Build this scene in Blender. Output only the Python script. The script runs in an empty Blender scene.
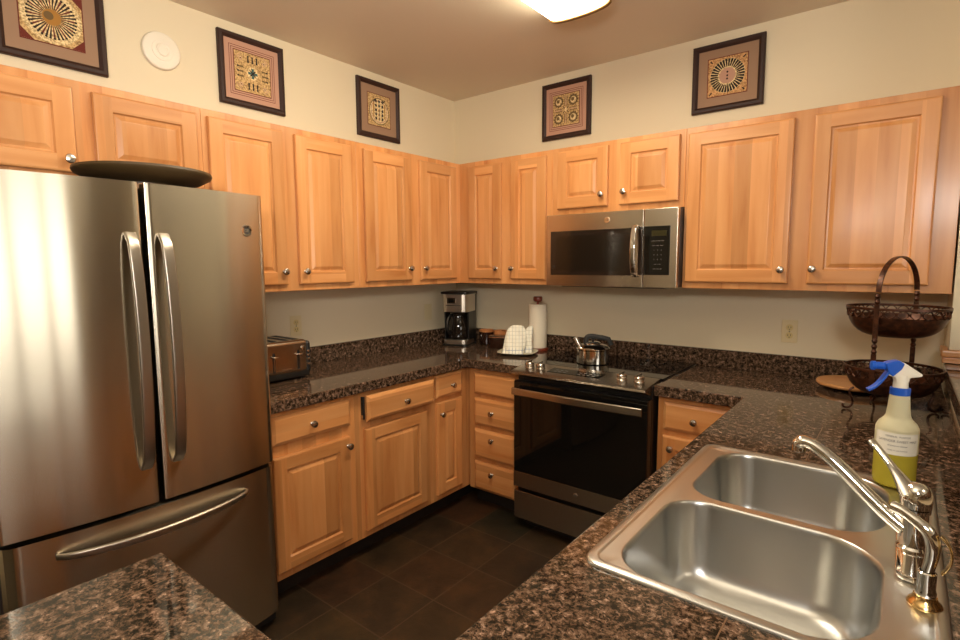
import bpy, bmesh, math, random
from mathutils import Vector, Matrix
random.seed(7)
S = bpy.context.scene
COL = S.collection
PI = math.pi

# ------------------------------------------------------------------ camera, world, lights, exposure
cam = bpy.data.cameras.new('camera')
cam.sensor_width = 36.0
cam.lens = 534.127 / 960 * 36.0
cam.clip_start = 0.02
camo = bpy.data.objects.new('camera', cam)
COL.objects.link(camo)
yaw, pitch, roll = 0.6706, -0.1043, -0.0056
fw = Vector((-math.sin(yaw) * math.cos(pitch), math.cos(yaw) * math.cos(pitch), math.sin(pitch)))
rt = Vector((math.cos(yaw), math.sin(yaw), 0))
up = rt.cross(fw)
rt2 = math.cos(roll) * rt + math.sin(roll) * up
up2 = -math.sin(roll) * rt + math.cos(roll) * up
M = Matrix((rt2, up2, -fw)).transposed().to_4x4()
M.translation = Vector((2.6784, -3.0834, 1.4832))
camo.matrix_world = M
S.camera = camo

w = bpy.data.worlds.new('world')
S.world = w
w.use_nodes = True
w.node_tree.nodes['Background'].inputs[0].default_value = (1.0, 0.95, 0.86, 1)
w.node_tree.nodes['Background'].inputs[1].default_value = 5.5

S.view_settings.view_transform = 'Standard'
S.view_settings.look = 'None'
S.view_settings.gamma = 1
S.view_settings.use_curve_mapping = False
S.view_settings.exposure = 0.0


def area(name, loc, target, size, power, col, sy=None):
    l = bpy.data.lights.new(name, 'AREA')
    l.energy = power
    l.color = col
    l.size = size
    if sy:
        l.shape = 'RECTANGLE'
        l.size_y = sy
    o = bpy.data.objects.new(name, l)
    COL.objects.link(o)
    o.location = loc
    o.rotation_euler = (Vector(target) - Vector(loc)).to_track_quat('-Z', 'Y').to_euler()
    return o


FIX_EMIT = 23.5
FLASH = area('photographers_flash', (2.95, -3.35, 1.95), (1.3, -0.6, 1.35), 0.28, 15, (1.0, 0.96, 0.90))
BOUNCE = area('bounced_flash', (2.35, -3.4, 1.85), (1.85, -3.15, 2.67), 0.3, 34, (1.0, 0.93, 0.84))
DINING = area('dining_area_light', (4.4, -2.4, 2.62), (4.4, -2.4, 0), 0.8, 7, (1.0, 0.84, 0.62))  # area light added over the unseen dining room, no fixture modelled

# ------------------------------------------------------------------ materials
def srgb(*c):
    return tuple(((x / 255) / 12.92 if x / 255 <= .04045 else ((x / 255 + .055) / 1.055) ** 2.4) for x in c) + (1,)


def mat(name, color=(.8, .8, .8, 1), rough=.5, metal=0, **kw):
    m = bpy.data.materials.new(name)
    m.use_nodes = True
    b = m.node_tree.nodes['Principled BSDF']
    b.inputs['Base Color'].default_value = color
    b.inputs['Roughness'].default_value = rough
    b.inputs['Metallic'].default_value = metal
    for k, v in kw.items():
        b.inputs[k.replace('_', ' ')].default_value = v
    return m


class NT:
    def __init__(s, m):
        s.t = m.node_tree
        s.b = s.t.nodes['Principled BSDF']

    def n(s, typ, **kw):
        x = s.t.nodes.new(typ)
        for k, v in kw.items():
            setattr(x, k, v)
        return x

    def l(s, a, b):
        s.t.links.new(a, b)

    def math(s, op, a, b=None, c=None):
        x = s.n('ShaderNodeMath', operation=op)
        for i, v in enumerate((a, b, c)):
            if v is None:
                continue
            if isinstance(v, (int, float)):
                x.inputs[i].default_value = v
            else:
                s.l(v, x.inputs[i])
        return x.outputs[0]

    def ramp(s, fac, stops, interp='LINEAR'):
        r = s.n('ShaderNodeValToRGB')
        r.color_ramp.interpolation = interp
        e = r.color_ramp.elements
        while len(e) < len(stops):
            e.new(0.5)
        for el, (p, c) in zip(e, stops):
            el.position = p
            el.color = c
        s.l(fac, r.inputs[0])
        return r.outputs[0]

    def mix(s, fac, a, b, mode='MIX'):
        x = s.n('ShaderNodeMix', data_type='RGBA', blend_type=mode)
        for i, v in ((0, fac), (6, a), (7, b)):
            if isinstance(v, (int, float, tuple)):
                x.inputs[i].default_value = v
            else:
                s.l(v, x.inputs[i])
        return x.outputs[2]


def wood(name, horizontal=False, tint=(1, 1, 1)):
    m = mat(name, rough=.32)
    N = NT(m)
    tc = N.n('ShaderNodeTexCoord')
    oi = N.n('ShaderNodeObjectInfo')
    sx = N.n('ShaderNodeSeparateXYZ')
    N.l(tc.outputs['Object'], sx.inputs[0])
    X, Z = (sx.outputs[2], sx.outputs[0]) if horizontal else (sx.outputs[0], sx.outputs[2])
    r7 = N.math('MULTIPLY', oi.outputs['Random'], 7.3)
    # glued staves of slightly different tone
    stave = N.math('FLOOR', N.math('MULTIPLY_ADD', X, 14.0, r7))
    wn = N.n('ShaderNodeTexWhiteNoise', noise_dimensions='2D')
    cv = N.n('ShaderNodeCombineXYZ')
    N.l(stave, cv.inputs[0]); N.l(oi.outputs['Random'], cv.inputs[1])
    N.l(cv.outputs[0], wn.inputs[0])
    v = N.n('ShaderNodeCombineXYZ')
    N.l(N.math('MULTIPLY_ADD', X, 17.0, r7), v.inputs[0])
    N.l(N.math('MULTIPLY', sx.outputs[1], 20.0), v.inputs[1])
    N.l(N.math('MULTIPLY_ADD', Z, 1.6, N.math('MULTIPLY', wn.outputs[0], 9.0)), v.inputs[2])
    nz = N.n('ShaderNodeTexNoise')
    nz.inputs['Scale'].default_value = 1.0; nz.inputs['Detail'].default_value = 5
    nz.inputs['Distortion'].default_value = .4
    N.l(v.outputs[0], nz.inputs[0])
    c1 = srgb(208, 141, 82); c2 = srgb(221, 158, 100)
    c0 = srgb(186, 113, 58)
    col = N.ramp(nz.outputs[0], [(.22, c0), (.42, c1), (.72, c2)])
    tone = N.math('MULTIPLY_ADD', wn.outputs[0], .28, .79)
    tv = N.n('ShaderNodeCombineColor')
    for i in range(3):
        N.l(N.math('MULTIPLY', tone, tint[i]), tv.inputs[i])
    col = N.mix(1.0, col, tv.outputs[0], 'MULTIPLY')
    N.l(col, N.b.inputs['Base Color'])
    N.b.inputs['Coat Weight'].default_value = .25
    N.b.inputs['Coat Roughness'].default_value = .18
    return m


def granite(name, xs=(), ys=(), tile=None, scale=1.25):
    """speckled brown granite with thin grout seams at world x in xs and y in ys; tile=(x0,y0,t) adds a regular grid"""
    m = mat(name, rough=.06, IOR=1.42)
    N = NT(m)
    g = N.n('ShaderNodeNewGeometry')
    P = g.outputs['Position']
    nd = N.n('ShaderNodeTexNoise'); nd.inputs['Scale'].default_value = 45 * scale; nd.inputs['Detail'].default_value = 3
    N.l(P, nd.inputs[0])
    add = N.n('ShaderNodeVectorMath', operation='MULTIPLY_ADD')
    N.l(nd.outputs[1], add.inputs[0]); add.inputs[1].default_value = (.03, .03, .03); N.l(P, add.inputs[2])
    vo = N.n('ShaderNodeTexVoronoi'); vo.inputs['Scale'].default_value = 150 * scale
    N.l(add.outputs[0], vo.inputs['Vector'])
    sc = N.n('ShaderNodeSeparateColor'); N.l(vo.outputs['Color'], sc.inputs[0])
    n2 = N.n('ShaderNodeTexNoise'); n2.inputs['Scale'].default_value = 42 * scale; n2.inputs['Detail'].default_value = 8
    n2.inputs['Roughness'].default_value = .72
    N.l(P, n2.inputs[0])
    f = N.math('ADD', N.math('MULTIPLY', sc.outputs[0], .22), N.math('MULTIPLY', n2.outputs[0], 1.25))
    f = N.math('SUBTRACT', f, .235)
    col = N.ramp(f, [(.27, (.005, .004, .003, 1)), (.41, (.020, .014, .009, 1)), (.49, (.060, .036, .021, 1)), (.57, (.135, .075, .045, 1)), (.66, (.20, .13, .09, 1)), (.77, (.50, .30, .21, 1))])
    masks = []
    s = N.n('ShaderNodeSeparateXYZ'); N.l(P, s.inputs[0])
    for k, lst in ((0, xs), (1, ys)):
        for v in lst:
            masks.append(N.math('LESS_THAN', N.math('ABSOLUTE', N.math('SUBTRACT', s.outputs[k], v)), .0013))
    if tile:
        for k in (0, 1):
            q = N.math('PINGPONG', N.math('SUBTRACT', s.outputs[k], tile[k]), tile[2] / 2)
            masks.append(N.math('LESS_THAN', q, .0016))
    if masks:
        a = masks[0]
        for b in masks[1:]:
            a = N.math('MAXIMUM', a, b)
        col = N.mix(a, col, (.17, .095, .055, 1))
    N.l(col, N.b.inputs['Base Color'])
    return m


def steel(name, base=(.60, .55, .48, 1), rough=.28, aniso=.80, rot=0.25, axis='Z', streak=(1, 1, 60)):
    m = mat(name, base, rough, 1.0)
    N = NT(m)
    N.b.inputs['Anisotropic'].default_value = aniso
    N.b.inputs['Anisotropic Rotation'].default_value = rot
    t = N.n('ShaderNodeTangent', direction_type='RADIAL', axis=axis)
    N.l(t.outputs[0], N.b.inputs['Tangent'])
    tc = N.n('ShaderNodeTexCoord')
    mp = N.n('ShaderNodeMapping'); mp.inputs['Scale'].default_value = streak
    N.l(tc.outputs['Object'], mp.inputs[0])
    nz = N.n('ShaderNodeTexNoise'); nz.inputs['Scale'].default_value = 6; nz.inputs['Detail'].default_value = 4
    N.l(mp.outputs[0], nz.inputs[0])
    r = N.math('MULTIPLY_ADD', nz.outputs[0], .03, rough - .015)
    N.l(r, N.b.inputs['Roughness'])
    return m


def slate():
    m = mat('slate_tile', rough=.42)
    N = NT(m)
    g = N.n('ShaderNodeNewGeometry')
    s = N.n('ShaderNodeSeparateXYZ'); N.l(g.outputs['Position'], s.inputs[0])
    T = .305
    u = N.math('DIVIDE', N.math('SUBTRACT', s.outputs[0], .515), T)
    v = N.math('DIVIDE', N.math('SUBTRACT', s.outputs[1], -.860), T)
    fu, fv = N.math('FLOOR', u), N.math('FLOOR', v)
    cv = N.n('ShaderNodeCombineXYZ'); N.l(fu, cv.inputs[0]); N.l(fv, cv.inputs[1])
    wn = N.n('ShaderNodeTexWhiteNoise', noise_dimensions='2D'); N.l(cv.outputs[0], wn.inputs[0])
    base = N.ramp(wn.outputs[0], [(0, (.032, .021, .009, 1)), (.3, (.040, .018, .008, 1)), (.55, (.026, .018, .009, 1)), (.8, (.046, .017, .007, 1)), (1, (.018, .015, .008, 1))])
    nz = N.n('ShaderNodeTexNoise'); nz.inputs['Scale'].default_value = 7; nz.inputs['Detail'].default_value = 10; nz.inputs['Roughness'].default_value = .65; nz.inputs['Distortion'].default_value = .3
    N.l(g.outputs['Position'], nz.inputs[0])
    tint = N.ramp(nz.outputs[0], [(.30, (.50, .48, .45, 1)), (.5, (.85, .85, .85, 1)), (.72, (1.7, 1.4, 1.1, 1))])
    col = N.mix(1.0, base, tint, 'MULTIPLY')
    a = N.math('LESS_THAN', N.math('PINGPONG', u, .5), .010)
    b = N.math('LESS_THAN', N.math('PINGPONG', v, .5), .010)
    col = N.mix(N.math('MAXIMUM', a, b), col, (.060, .036, .019, 1))
    N.l(col, N.b.inputs['Base Color'])
    bp = N.n('ShaderNodeBump'); bp.inputs['Strength'].default_value = .25; bp.inputs['Distance'].default_value = .01
    N.l(nz.outputs[0], bp.inputs['Height']); N.l(bp.outputs[0], N.b.inputs['Normal'])
    return m


def paint(name, c, rough=.6):
    m = mat(name, c, rough)
    N = NT(m)
    g = N.n('ShaderNodeNewGeometry')
    nz = N.n('ShaderNodeTexNoise'); nz.inputs['Scale'].default_value = 160; nz.inputs['Detail'].default_value = 2
    N.l(g.outputs['Position'], nz.inputs[0])
    bp = N.n('ShaderNodeBump'); bp.inputs['Strength'].default_value = .06; bp.inputs['Distance'].default_value = .002
    N.l(nz.outputs[0], bp.inputs['Height']); N.l(bp.outputs[0], N.b.inputs['Normal'])
    return m


WV = wood('maple_vertical_grain'); WH = wood('maple_horizontal_grain', True)
WD = wood('maple_carcass')
WALL = paint('cream_wall_paint', srgb(224, 209, 178))
CEIL = paint('ceiling_paint', srgb(218, 206, 184))
GL = granite('granite_left', tile=(.043, -.643, .305))
GR = granite('granite_right', xs=(1.655, 2.165, 2.487), ys=(-.014,), )
NICKEL = mat('brushed_nickel', (.55, .50, .44, 1), .25, 1)
CHROME = mat('polished_chrome', (.80, .77, .72, 1), .07, 1)
BRASS = mat('worn_brass', (.72, .50, .22, 1), .18, 1)
BLACK = mat('black_plastic', (.012, .011, .010, 1), .3)
BLACKM = mat('black_matt', (.01, .009, .008, 1), .7)
BGLASS = mat('black_glass', (.006, .005, .004, 1), .04)
SST = steel('brushed_stainless_appliance', (.60, .54, .43, 1), .20, 1.0, .25)
SST2 = steel('stainless_dark', (.42, .37, .31, 1), .30, .6)
SINK = steel('stainless_sink', (.57, .565, .54, 1), .30, .3, streak=(1, 60, 1))
TOE = mat('toe_kick_black', (.015, .010, .007, 1), .6)
PLATEC = mat('almond_plastic', srgb(222, 204, 160), .4)
WHITE = mat('white_plastic', srgb(235, 226, 208), .4)
FRAME = mat('dark_wood_frame', srgb(46, 20, 8), .6)


# ------------------------------------------------------------------ mesh helpers
def merge(bm, tmp, mi=0, matrix=None):
    if matrix is not None:
        bmesh.ops.transform(tmp, matrix=matrix, verts=tmp.verts)
    mp = {}
    for v in tmp.verts:
        mp[v] = bm.verts.new(v.co)
    for f in tmp.faces:
        try:
            nf = bm.faces.new([mp[v] for v in f.verts])
            nf.material_index = f.material_index if mi is None else mi
        except ValueError:
            pass
    tmp.free()


def box(bm, a, b, bev=0, mi=0, seg=2, matrix=None):
    t = bmesh.new()
    bmesh.ops.create_cube(t, size=1)
    for v in t.verts:
        v.co = Vector([a[i] if v.co[i] < 0 else b[i] for i in range(3)])
    if bev:
        bmesh.ops.bevel(t, geom=list(t.edges), offset=bev, segments=seg, profile=.5, affect='EDGES')
    merge(bm, t, mi, matrix)


def lathe(bm, prof, center=(0, 0, 0), seg=32, mi=0, matrix=None, sx=1, sy=1):
    t = bmesh.new()
    rings = []
    for r, z in prof:
        if r < 1e-6:
            rings.append([t.verts.new((0, 0, z))])
        else:
            rings.append([t.verts.new((sx * r * math.cos(2 * PI * i / seg), sy * r * math.sin(2 * PI * i / seg), z)) for i in range(seg)])
    for a, b in zip(rings, rings[1:]):
        for i in range(seg):
            j = (i + 1) % seg
            if len(a) == 1 and len(b) == 1:
                continue
            if len(a) == 1:
                t.faces.new((a[0], b[j], b[i]))
            elif len(b) == 1:
                t.faces.new((a[i], a[j], b[0]))
            else:
                t.faces.new((a[i], a[j], b[j], b[i]))
    bmesh.ops.recalc_face_normals(t, faces=t.faces)
    mt = Matrix.Translation(center)
    if matrix is not None:
        mt = mt @ matrix
    merge(bm, t, mi, mt)


def sweep(bm, pts, prof, upv=(0, 0, 1), mi=0, cap=True, scales=None, closed=False):
    pts = [Vector(p) for p in pts]
    n = len(pts)
    t = bmesh.new()
    rings = []
    upv = Vector(upv)
    for i, p in enumerate(pts):
        if closed:
            tg = pts[(i + 1) % n] - pts[i - 1]
        else:
            tg = pts[min(i + 1, n - 1)] - pts[max(i - 1, 0)]
        tg.normalize()
        sd = tg.cross(upv)
        if sd.length < 1e-4:
            sd = tg.cross(Vector((1, 0, 0)))
        sd.normalize()
        nn = sd.cross(tg)
        s = scales[i] if scales else 1
        rings.append([t.verts.new(p + sd * u * s + nn * v * s) for u, v in prof])
    m = len(prof)
    rg = list(zip(rings, rings[1:])) + ([(rings[-1], rings[0])] if closed else [])
    for a, b in rg:
        for i in range(m):
            j = (i + 1) % m
            t.faces.new((a[i], a[j], b[j], b[i]))
    if cap and not closed:
        t.faces.new(rings[0]); t.faces.new(rings[-1][::-1])
    bmesh.ops.recalc_face_normals(t, faces=t.faces)
    merge(bm, t, mi)


def circ(r, n=12):
    return [(r * math.cos(2 * PI * i / n), r * math.sin(2 * PI * i / n)) for i in range(n)]


def rrect(wd, h, r, n=4):
    out = []
    for cx, cy, a0 in ((wd / 2 - r, h / 2 - r, 0), (-wd / 2 + r, h / 2 - r, 90), (-wd / 2 + r, -h / 2 + r, 180), (wd / 2 - r, -h / 2 + r, 270)):
        for i in range(n + 1):
            a = math.radians(a0 + 90 * i / n)
            out.append((cx + r * math.cos(a), cy + r * math.sin(a)))
    return out


def bez(p0, p1, p2, p3, n=16):
    p0, p1, p2, p3 = map(Vector, (p0, p1, p2, p3))
    return [((1 - t) ** 3) * p0 + 3 * t * (1 - t) ** 2 * p1 + 3 * t * t * (1 - t) * p2 + t ** 3 * p3 for t in [i / n for i in range(n + 1)]]


def prism(bm, poly, z0, z1, bev=0, mi=0, matrix=None, seg=2):
    t = bmesh.new()
    a = [t.verts.new((x, y, z0)) for x, y in poly]
    b = [t.verts.new((x, y, z1)) for x, y in poly]
    t.faces.new(a[::-1]); t.faces.new(b)
    n = len(poly)
    for i in range(n):
        t.faces.new((a[i], a[(i + 1) % n], b[(i + 1) % n], b[i]))
    bmesh.ops.recalc_face_normals(t, faces=t.faces)
    if bev:
        ed = [e for e in t.edges if e.calc_face_angle(0) > .6]
        bmesh.ops.bevel(t, geom=ed, offset=bev, segments=seg, profile=.5, affect='EDGES')
    merge(bm, t, mi, matrix)


def holed(bm, outer, holes, z, mi=0):
    """flat face with holes at height z"""
    t = bmesh.new()
    edges = []
    for lp in [outer] + holes:
        vs = [t.verts.new((x, y, z)) for x, y in lp]
        for i in range(len(vs)):
            edges.append(t.edges.new((vs[i], vs[(i + 1) % len(vs)])))
    bmesh.ops.triangle_fill(t, edges=edges, use_beauty=True)
    for f in t.faces:
        if f.normal.z < 0:
            f.normal_flip()
    merge(bm, t, mi)


def loft(bm, loops, mi=0, cap=False):
    vs = [[bm.verts.new(p) for p in lp] for lp in loops]
    n = len(vs[0])
    for a, b in zip(vs, vs[1:]):
        for i in range(n):
            j = (i + 1) % n
            f = bm.faces.new((a[i], a[j], b[j], b[i])); f.material_index = mi
    if cap:
        f = bm.faces.new(vs[-1]); f.material_index = mi
    return vs


def obj(name, bm, mats, parent=None, loc=(0, 0, 0), rot=0, smooth=True, angle=35, label=None, rote=None, recalc=False):
    bmesh.ops.remove_doubles(bm, verts=bm.verts, dist=1e-6)
    if recalc:
        bmesh.ops.recalc_face_normals(bm, faces=bm.faces)
    me = bpy.data.meshes.new(name)
    bm.to_mesh(me); bm.free()
    for mm in (mats if isinstance(mats, (list, tuple)) else [mats]):
        me.materials.append(mm)
    if smooth:
        me.shade_smooth()
        me.set_sharp_from_angle(angle=math.radians(angle))
    o = bpy.data.objects.new(name, me)
    COL.objects.link(o)
    if smooth:
        wm = o.modifiers.new('weighted_normal', 'WEIGHTED_NORMAL')
        wm.keep_sharp = True
    o.location = loc
    o.rotation_euler = rote if rote else (0, 0, rot)
    if parent:
        o.parent = parent
    if label:
        o['label'] = label
    return o


def thing(name, label, cat, loc=(0, 0, 0), rot=0, group=None):
    o = bpy.data.objects.new(name, None)
    o.empty_display_size = .05
    COL.objects.link(o)
    o.location = loc; o.rotation_euler = (0, 0, rot)
    o['label'] = label; o['category'] = cat
    if group:
        o['group'] = group
    return o


def tag(o, label, cat, group=None):
    o['label'] = label; o['category'] = cat
    if group:
        o['group'] = group
    return o


def struct(name, bm, m, label=None, **kw):
    o = obj(name, bm, m, **kw)
    o['kind'] = 'structure'
    if label:
        o['label'] = label
    return o


def text(name, body, size, m, parent, loc, rote, depth=.0004, label=None):
    cu = bpy.data.curves.new(name, 'FONT')
    cu.body = body; cu.size = size; cu.align_x = 'CENTER'; cu.align_y = 'CENTER'; cu.extrude = depth
    cu.resolution_u = 3
    t = bpy.data.objects.new(name, cu)
    COL.objects.link(t)
    bpy.context.view_layer.update()
    me = bpy.data.meshes.new_from_object(t.evaluated_get(bpy.context.evaluated_depsgraph_get()))
    bpy.data.objects.remove(t)
    o = bpy.data.objects.new(name, me)
    me.materials.clear(); me.materials.append(m)
    COL.objects.link(o)
    o.location = loc; o.rotation_euler = rote
    if parent:
        o.parent = parent
    return o


# ------------------------------------------------------------------ room shell
H = 2.675
XR, YR = 6.2, -6.6
ZB, ZT = 1.357, 2.142
def quadbox(name, a, b, m, label=None):
    bm = bmesh.new(); box(bm, a, b)
    return struct(name, bm, m, label, smooth=False)

quadbox('floor', (-.12, YR, -.1), (XR, .12, 0), slate(), 'dark brown and rust coloured slate tile floor')
quadbox('ceiling', (-.12, YR, H), (XR, .12, H + .1), CEIL, 'plain tan ceiling')
quadbox('wall_left', (-.12, YR, 0), (0, 0, H), WALL, 'cream wall behind the refrigerator and left counter')
quadbox('wall_back', (-.12, 0, 0), (XR, .12, H), WALL, 'cream wall behind the stove')
quadbox('wall_rear', (-.12, YR - .12, 0), (XR + .12, YR, H), WALL)
bm = bmesh.new()
WY0, WY1, WZ0, WZ1 = -4.05, -2.15, .10, 2.25     # dining window opening
box(bm, (XR, YR, 0), (XR + .12, WY0, H)); box(bm, (XR, WY1, 0), (XR + .12, .12, H))
box(bm, (XR, WY0, 0), (XR + .12, WY1, WZ0)); box(bm, (XR, WY0, WZ1), (XR + .12, WY1, H))
struct('wall_right', bm, WALL, smooth=False)
bm = bmesh.new()
for y in (WY0, -3.45, -2.78, WY1 - .10):
    box(bm, (XR + .02, y, WZ0), (XR + .08, y + .10, WZ1))
for z in (WZ0, WZ1 - .06):
    box(bm, (XR + .02, WY0, z), (XR + .08, WY1, z + .06))
struct('window_1', bm, WHITE, 'white framed dining window', smooth=False)
bm = bmesh.new()
box(bm, (XR - .05, -1.92, 0), (XR - .002, -1.02, 2.05), .006)  # unseen dark door shape, added to give the refrigerator a dark reflection
for z0_, z1_ in ((.22, .90), (1.05, 1.90)):
    box(bm, (XR - .062, -1.80, z0_), (XR - .05, -1.14, z1_), .008)
struct('added_door_1', bm, mat('added_door_brown', srgb(84, 50, 30), .4), 'brown door shape added out of view for the refrigerator to reflect')
bm = bmesh.new()
box(bm, (XR - .06, -2.00, 0), (XR - .002, -1.925, 2.13), .004); box(bm, (XR - .06, -1.015, 0), (XR - .002, -.94, 2.13), .004)  # unseen strips added beside it for the refrigerator's reflected bands
struct('added_trim_2', bm, mat('added_casing_brown', srgb(110, 68, 40), .4), 'brown upright strips added out of view for the refrigerator to reflect')
# wall stub and half wall behind the sink counter
SX = 2.832
quadbox('wall_stub', (SX, -.33, 0), (SX + .13, 0, H), WALL, 'short cream wall end beside the right upper cabinets')
quadbox('wall_half', (SX, -3.9, 0), (SX + .12, -.33, 1.037), WALL, 'cream half wall behind the sink counter')
bm = bmesh.new()
box(bm, (SX - .014, -3.9, 1.037), (SX + .30, -.335, 1.088), .006)
bt = obj('bar_top', bm, granite('granite_bar', ys=(-.95, -1.56, -2.17, -2.78)))
tag(bt, 'dark polished granite ledge capping the half wall at right', 'counter')
bm = bmesh.new()
box(bm, (SX - .020, -.352, 1.089), (SX + .150, -.331, 1.112), .004)
box(bm, (SX - .026, -.360, 1.112), (SX + .156, -.331, 1.142), .008)
box(bm, (SX - .022, -.331, 1.112), (SX - .001, -.20, 1.140), .004)
struct('trim_1', bm, WH, 'maple trim block at the wall end above the granite ledge')

# ------------------------------------------------------------------ cabinets
DT = .020


def rect_ring(bm, x0, x1, z0, z1, i0, y0, i1, y1, mis=(0, 0, 0, 0)):
    a = [(x0 + i0, y0, z0 + i0), (x1 - i0, y0, z0 + i0), (x1 - i0, y0, z1 - i0), (x0 + i0, y0, z1 - i0)]
    b = [(x0 + i1, y1, z0 + i1), (x1 - i1, y1, z0 + i1), (x1 - i1, y1, z1 - i1), (x0 + i1, y1, z1 - i1)]
    A = [bm.verts.new(p) for p in a]; B = [bm.verts.new(p) for p in b]
    for k in range(4):
        j = (k + 1) % 4
        f = bm.faces.new((A[k], A[j], B[j], B[k])); f.material_index = mis[k]


def quad(bm, pts, mi=0):
    f = bm.faces.new([bm.verts.new(p) for p in pts]); f.material_index = mi


def door_mesh(wd, h, fr=.060):
    """raised panel door; front faces -Y, back at y=0"""
    bm = bmesh.new()
    t = DT
    hz = (1, 0, 1, 0)
    quad(bm, [(0, 0, 0), (0, 0, h), (wd, 0, h), (wd, 0, 0)])
    rect_ring(bm, 0, wd, 0, h, 0, 0, 0, -t + .007, hz)
    rect_ring(bm, 0, wd, 0, h, 0, -t + .007, .003, -t + .002, hz)
    rect_ring(bm, 0, wd, 0, h, .003, -t + .002, .008, -t, hz)
    e = .008
    quad(bm, [(e, -t, e), (fr, -t, e), (fr, -t, h - e), (e, -t, h - e)], 0)
    quad(bm, [(wd - fr, -t, e), (wd - e, -t, e), (wd - e, -t, h - e), (wd - fr, -t, h - e)], 0)
    quad(bm, [(fr, -t, e), (wd - fr, -t, e), (wd - fr, -t, fr), (fr, -t, fr)], 1)
    quad(bm, [(fr, -t, h - fr), (wd - fr, -t, h - fr), (wd - fr, -t, h - e), (fr, -t, h - e)], 1)
    rect_ring(bm, 0, wd, 0, h, fr, -t, fr + .005, -t + .008, hz)
    rect_ring(bm, 0, wd, 0, h, fr + .005, -t + .008, fr + .011, -t + .0085)
    rect_ring(bm, 0, wd, 0, h, fr + .011, -t + .0085, fr + .026, -t + .0018)
    rect_ring(bm, 0, wd, 0, h, fr + .026, -t + .0018, fr + .029, -t + .0005)
    g = fr + .029
    quad(bm, [(g, -t + .0005, g), (wd - g, -t + .0005, g), (wd - g, -t + .0005, h - g), (g, -t + .0005, h - g)])
    return bm


def drawer_mesh(wd, h):
    bm = bmesh.new()
    t = DT
    quad(bm, [(0, 0, 0), (0, 0, h), (wd, 0, h), (wd, 0, 0)])
    rect_ring(bm, 0, wd, 0, h, 0, 0, 0, -t + .009)
    rect_ring(bm, 0, wd, 0, h, 0, -t + .009, .004, -t + .006)
    rect_ring(bm, 0, wd, 0, h, .004, -t + .006, .016, -t)
    quad(bm, [(.016, -t, .016), (wd - .016, -t, .016), (wd - .016, -t, h - .016), (.016, -t, h - .016)])
    return bm


def knob_mesh():
    bm = bmesh.new()
    rot = Matrix.Rotation(PI / 2, 4, 'X')
    lathe(bm, [(.009, 0), (.009, .002), (.0055, .005), (.005, .012), (.009, .015), (.0155, .018), (.0165, .022), (.0145, .026), (.009, .0285), (0, .0295)], seg=20, matrix=rot)
    return bm


_kn = {}
def knob(parent, x, z):
    if 'm' not in _kn:
        o = obj('knob', knob_mesh(), NICKEL, parent, (x, -DT, z)); _kn['m'] = o.data
    else:
        o = bpy.data.objects.new('knob', _kn['m']); COL.objects.link(o); o.parent = parent; o.location = (x, -DT, z)
    return o


def cabinet(label, loc, rot, wd, d, z0, z1, doors=(), drawers=(), toe=0, group=None, name='wall_cabinet', top=True):
    r = thing(name, label, 'cabinet', loc, rot, group)
    bm = bmesh.new()
    zb = z0 + toe
    box(bm, (0.0005, -d, zb), (wd - .0005, -d + .02, z1), .0012, seg=1)
    box(bm, (0.0005, -d + .02, zb), (.018, -.003, z1)); box(bm, (wd - .018, -d + .02, zb), (wd - .0005, -.003, z1))
    box(bm, (.018, -d + .02, zb), (wd - .018, -.003, zb + .015))
    if top:
        box(bm, (.018, -d + .02, z1 - .015), (wd - .018, -.003, z1))
    box(bm, (.018, -.010, zb + .015), (wd - .018, -.003, z1 - .015))
    obj('carcass', bm, WD, r, smooth=False)
    if toe:
        bm = bmesh.new(); box(bm, (.0005, -d + .075, z0), (wd - .0005, -d + .09, zb))
        obj('toe_kick', bm, TOE, r, smooth=False)
    for (x0, x1, a, b, kn) in doors:
        o = obj('door', door_mesh(x1 - x0, b - a), [WV, WH], r, (x0, -d - .0005, a), angle=25)
        if kn:
            knob(o, kn[0] - x0, kn[1] - a)
    for dr in drawers:
        (x0, x1, a, b, kn) = dr[:5]
        o = obj('drawer_front', drawer_mesh(x1 - x0, b - a), [WH], r, (x0, -d - .0005, a), angle=20)
        if kn:
            knob(o, kn[0] - x0, kn[1] - a)
    return r


D0, D1 = 1.388, 2.112
GUL, GUR, GBL = 'maple wall cabinets on the left wall', 'maple wall cabinets on the back wall', 'maple base cabinets'
RL = PI / 2     # left wall run: local x -> world +y, front faces +x
def leftcab(label, y0, y1, d, z0, z1, doors=(), drawers=(), **kw):
    dd = [(a - y0, b - y0, c, e, (k[0] - y0, k[1]) if k else None) for a, b, c, e, k in doors]
    rr = [(q[0] - y0, q[1] - y0, q[2], q[3], (q[4][0] - y0, q[4][1]) if q[4] else None) for q in drawers]
    return cabinet(label, (0, y0, 0), RL, y1 - y0, d, z0, z1, dd, rr, **kw)
def backcab(label, x0, x1, d, z0, z1, doors=(), drawers=(), **kw):
    dd = [(a - x0, b - x0, c, e, (k[0] - x0, k[1]) if k else None) for a, b, c, e, k in doors]
    rr = [(q[0] - x0, q[1] - x0, q[2], q[3], (q[4][0] - x0, q[4][1]) if q[4] else None) for q in drawers]
    return cabinet(label, (x0, 0, 0), 0, x1 - x0, d, z0, z1, dd, rr, **kw)

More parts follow.
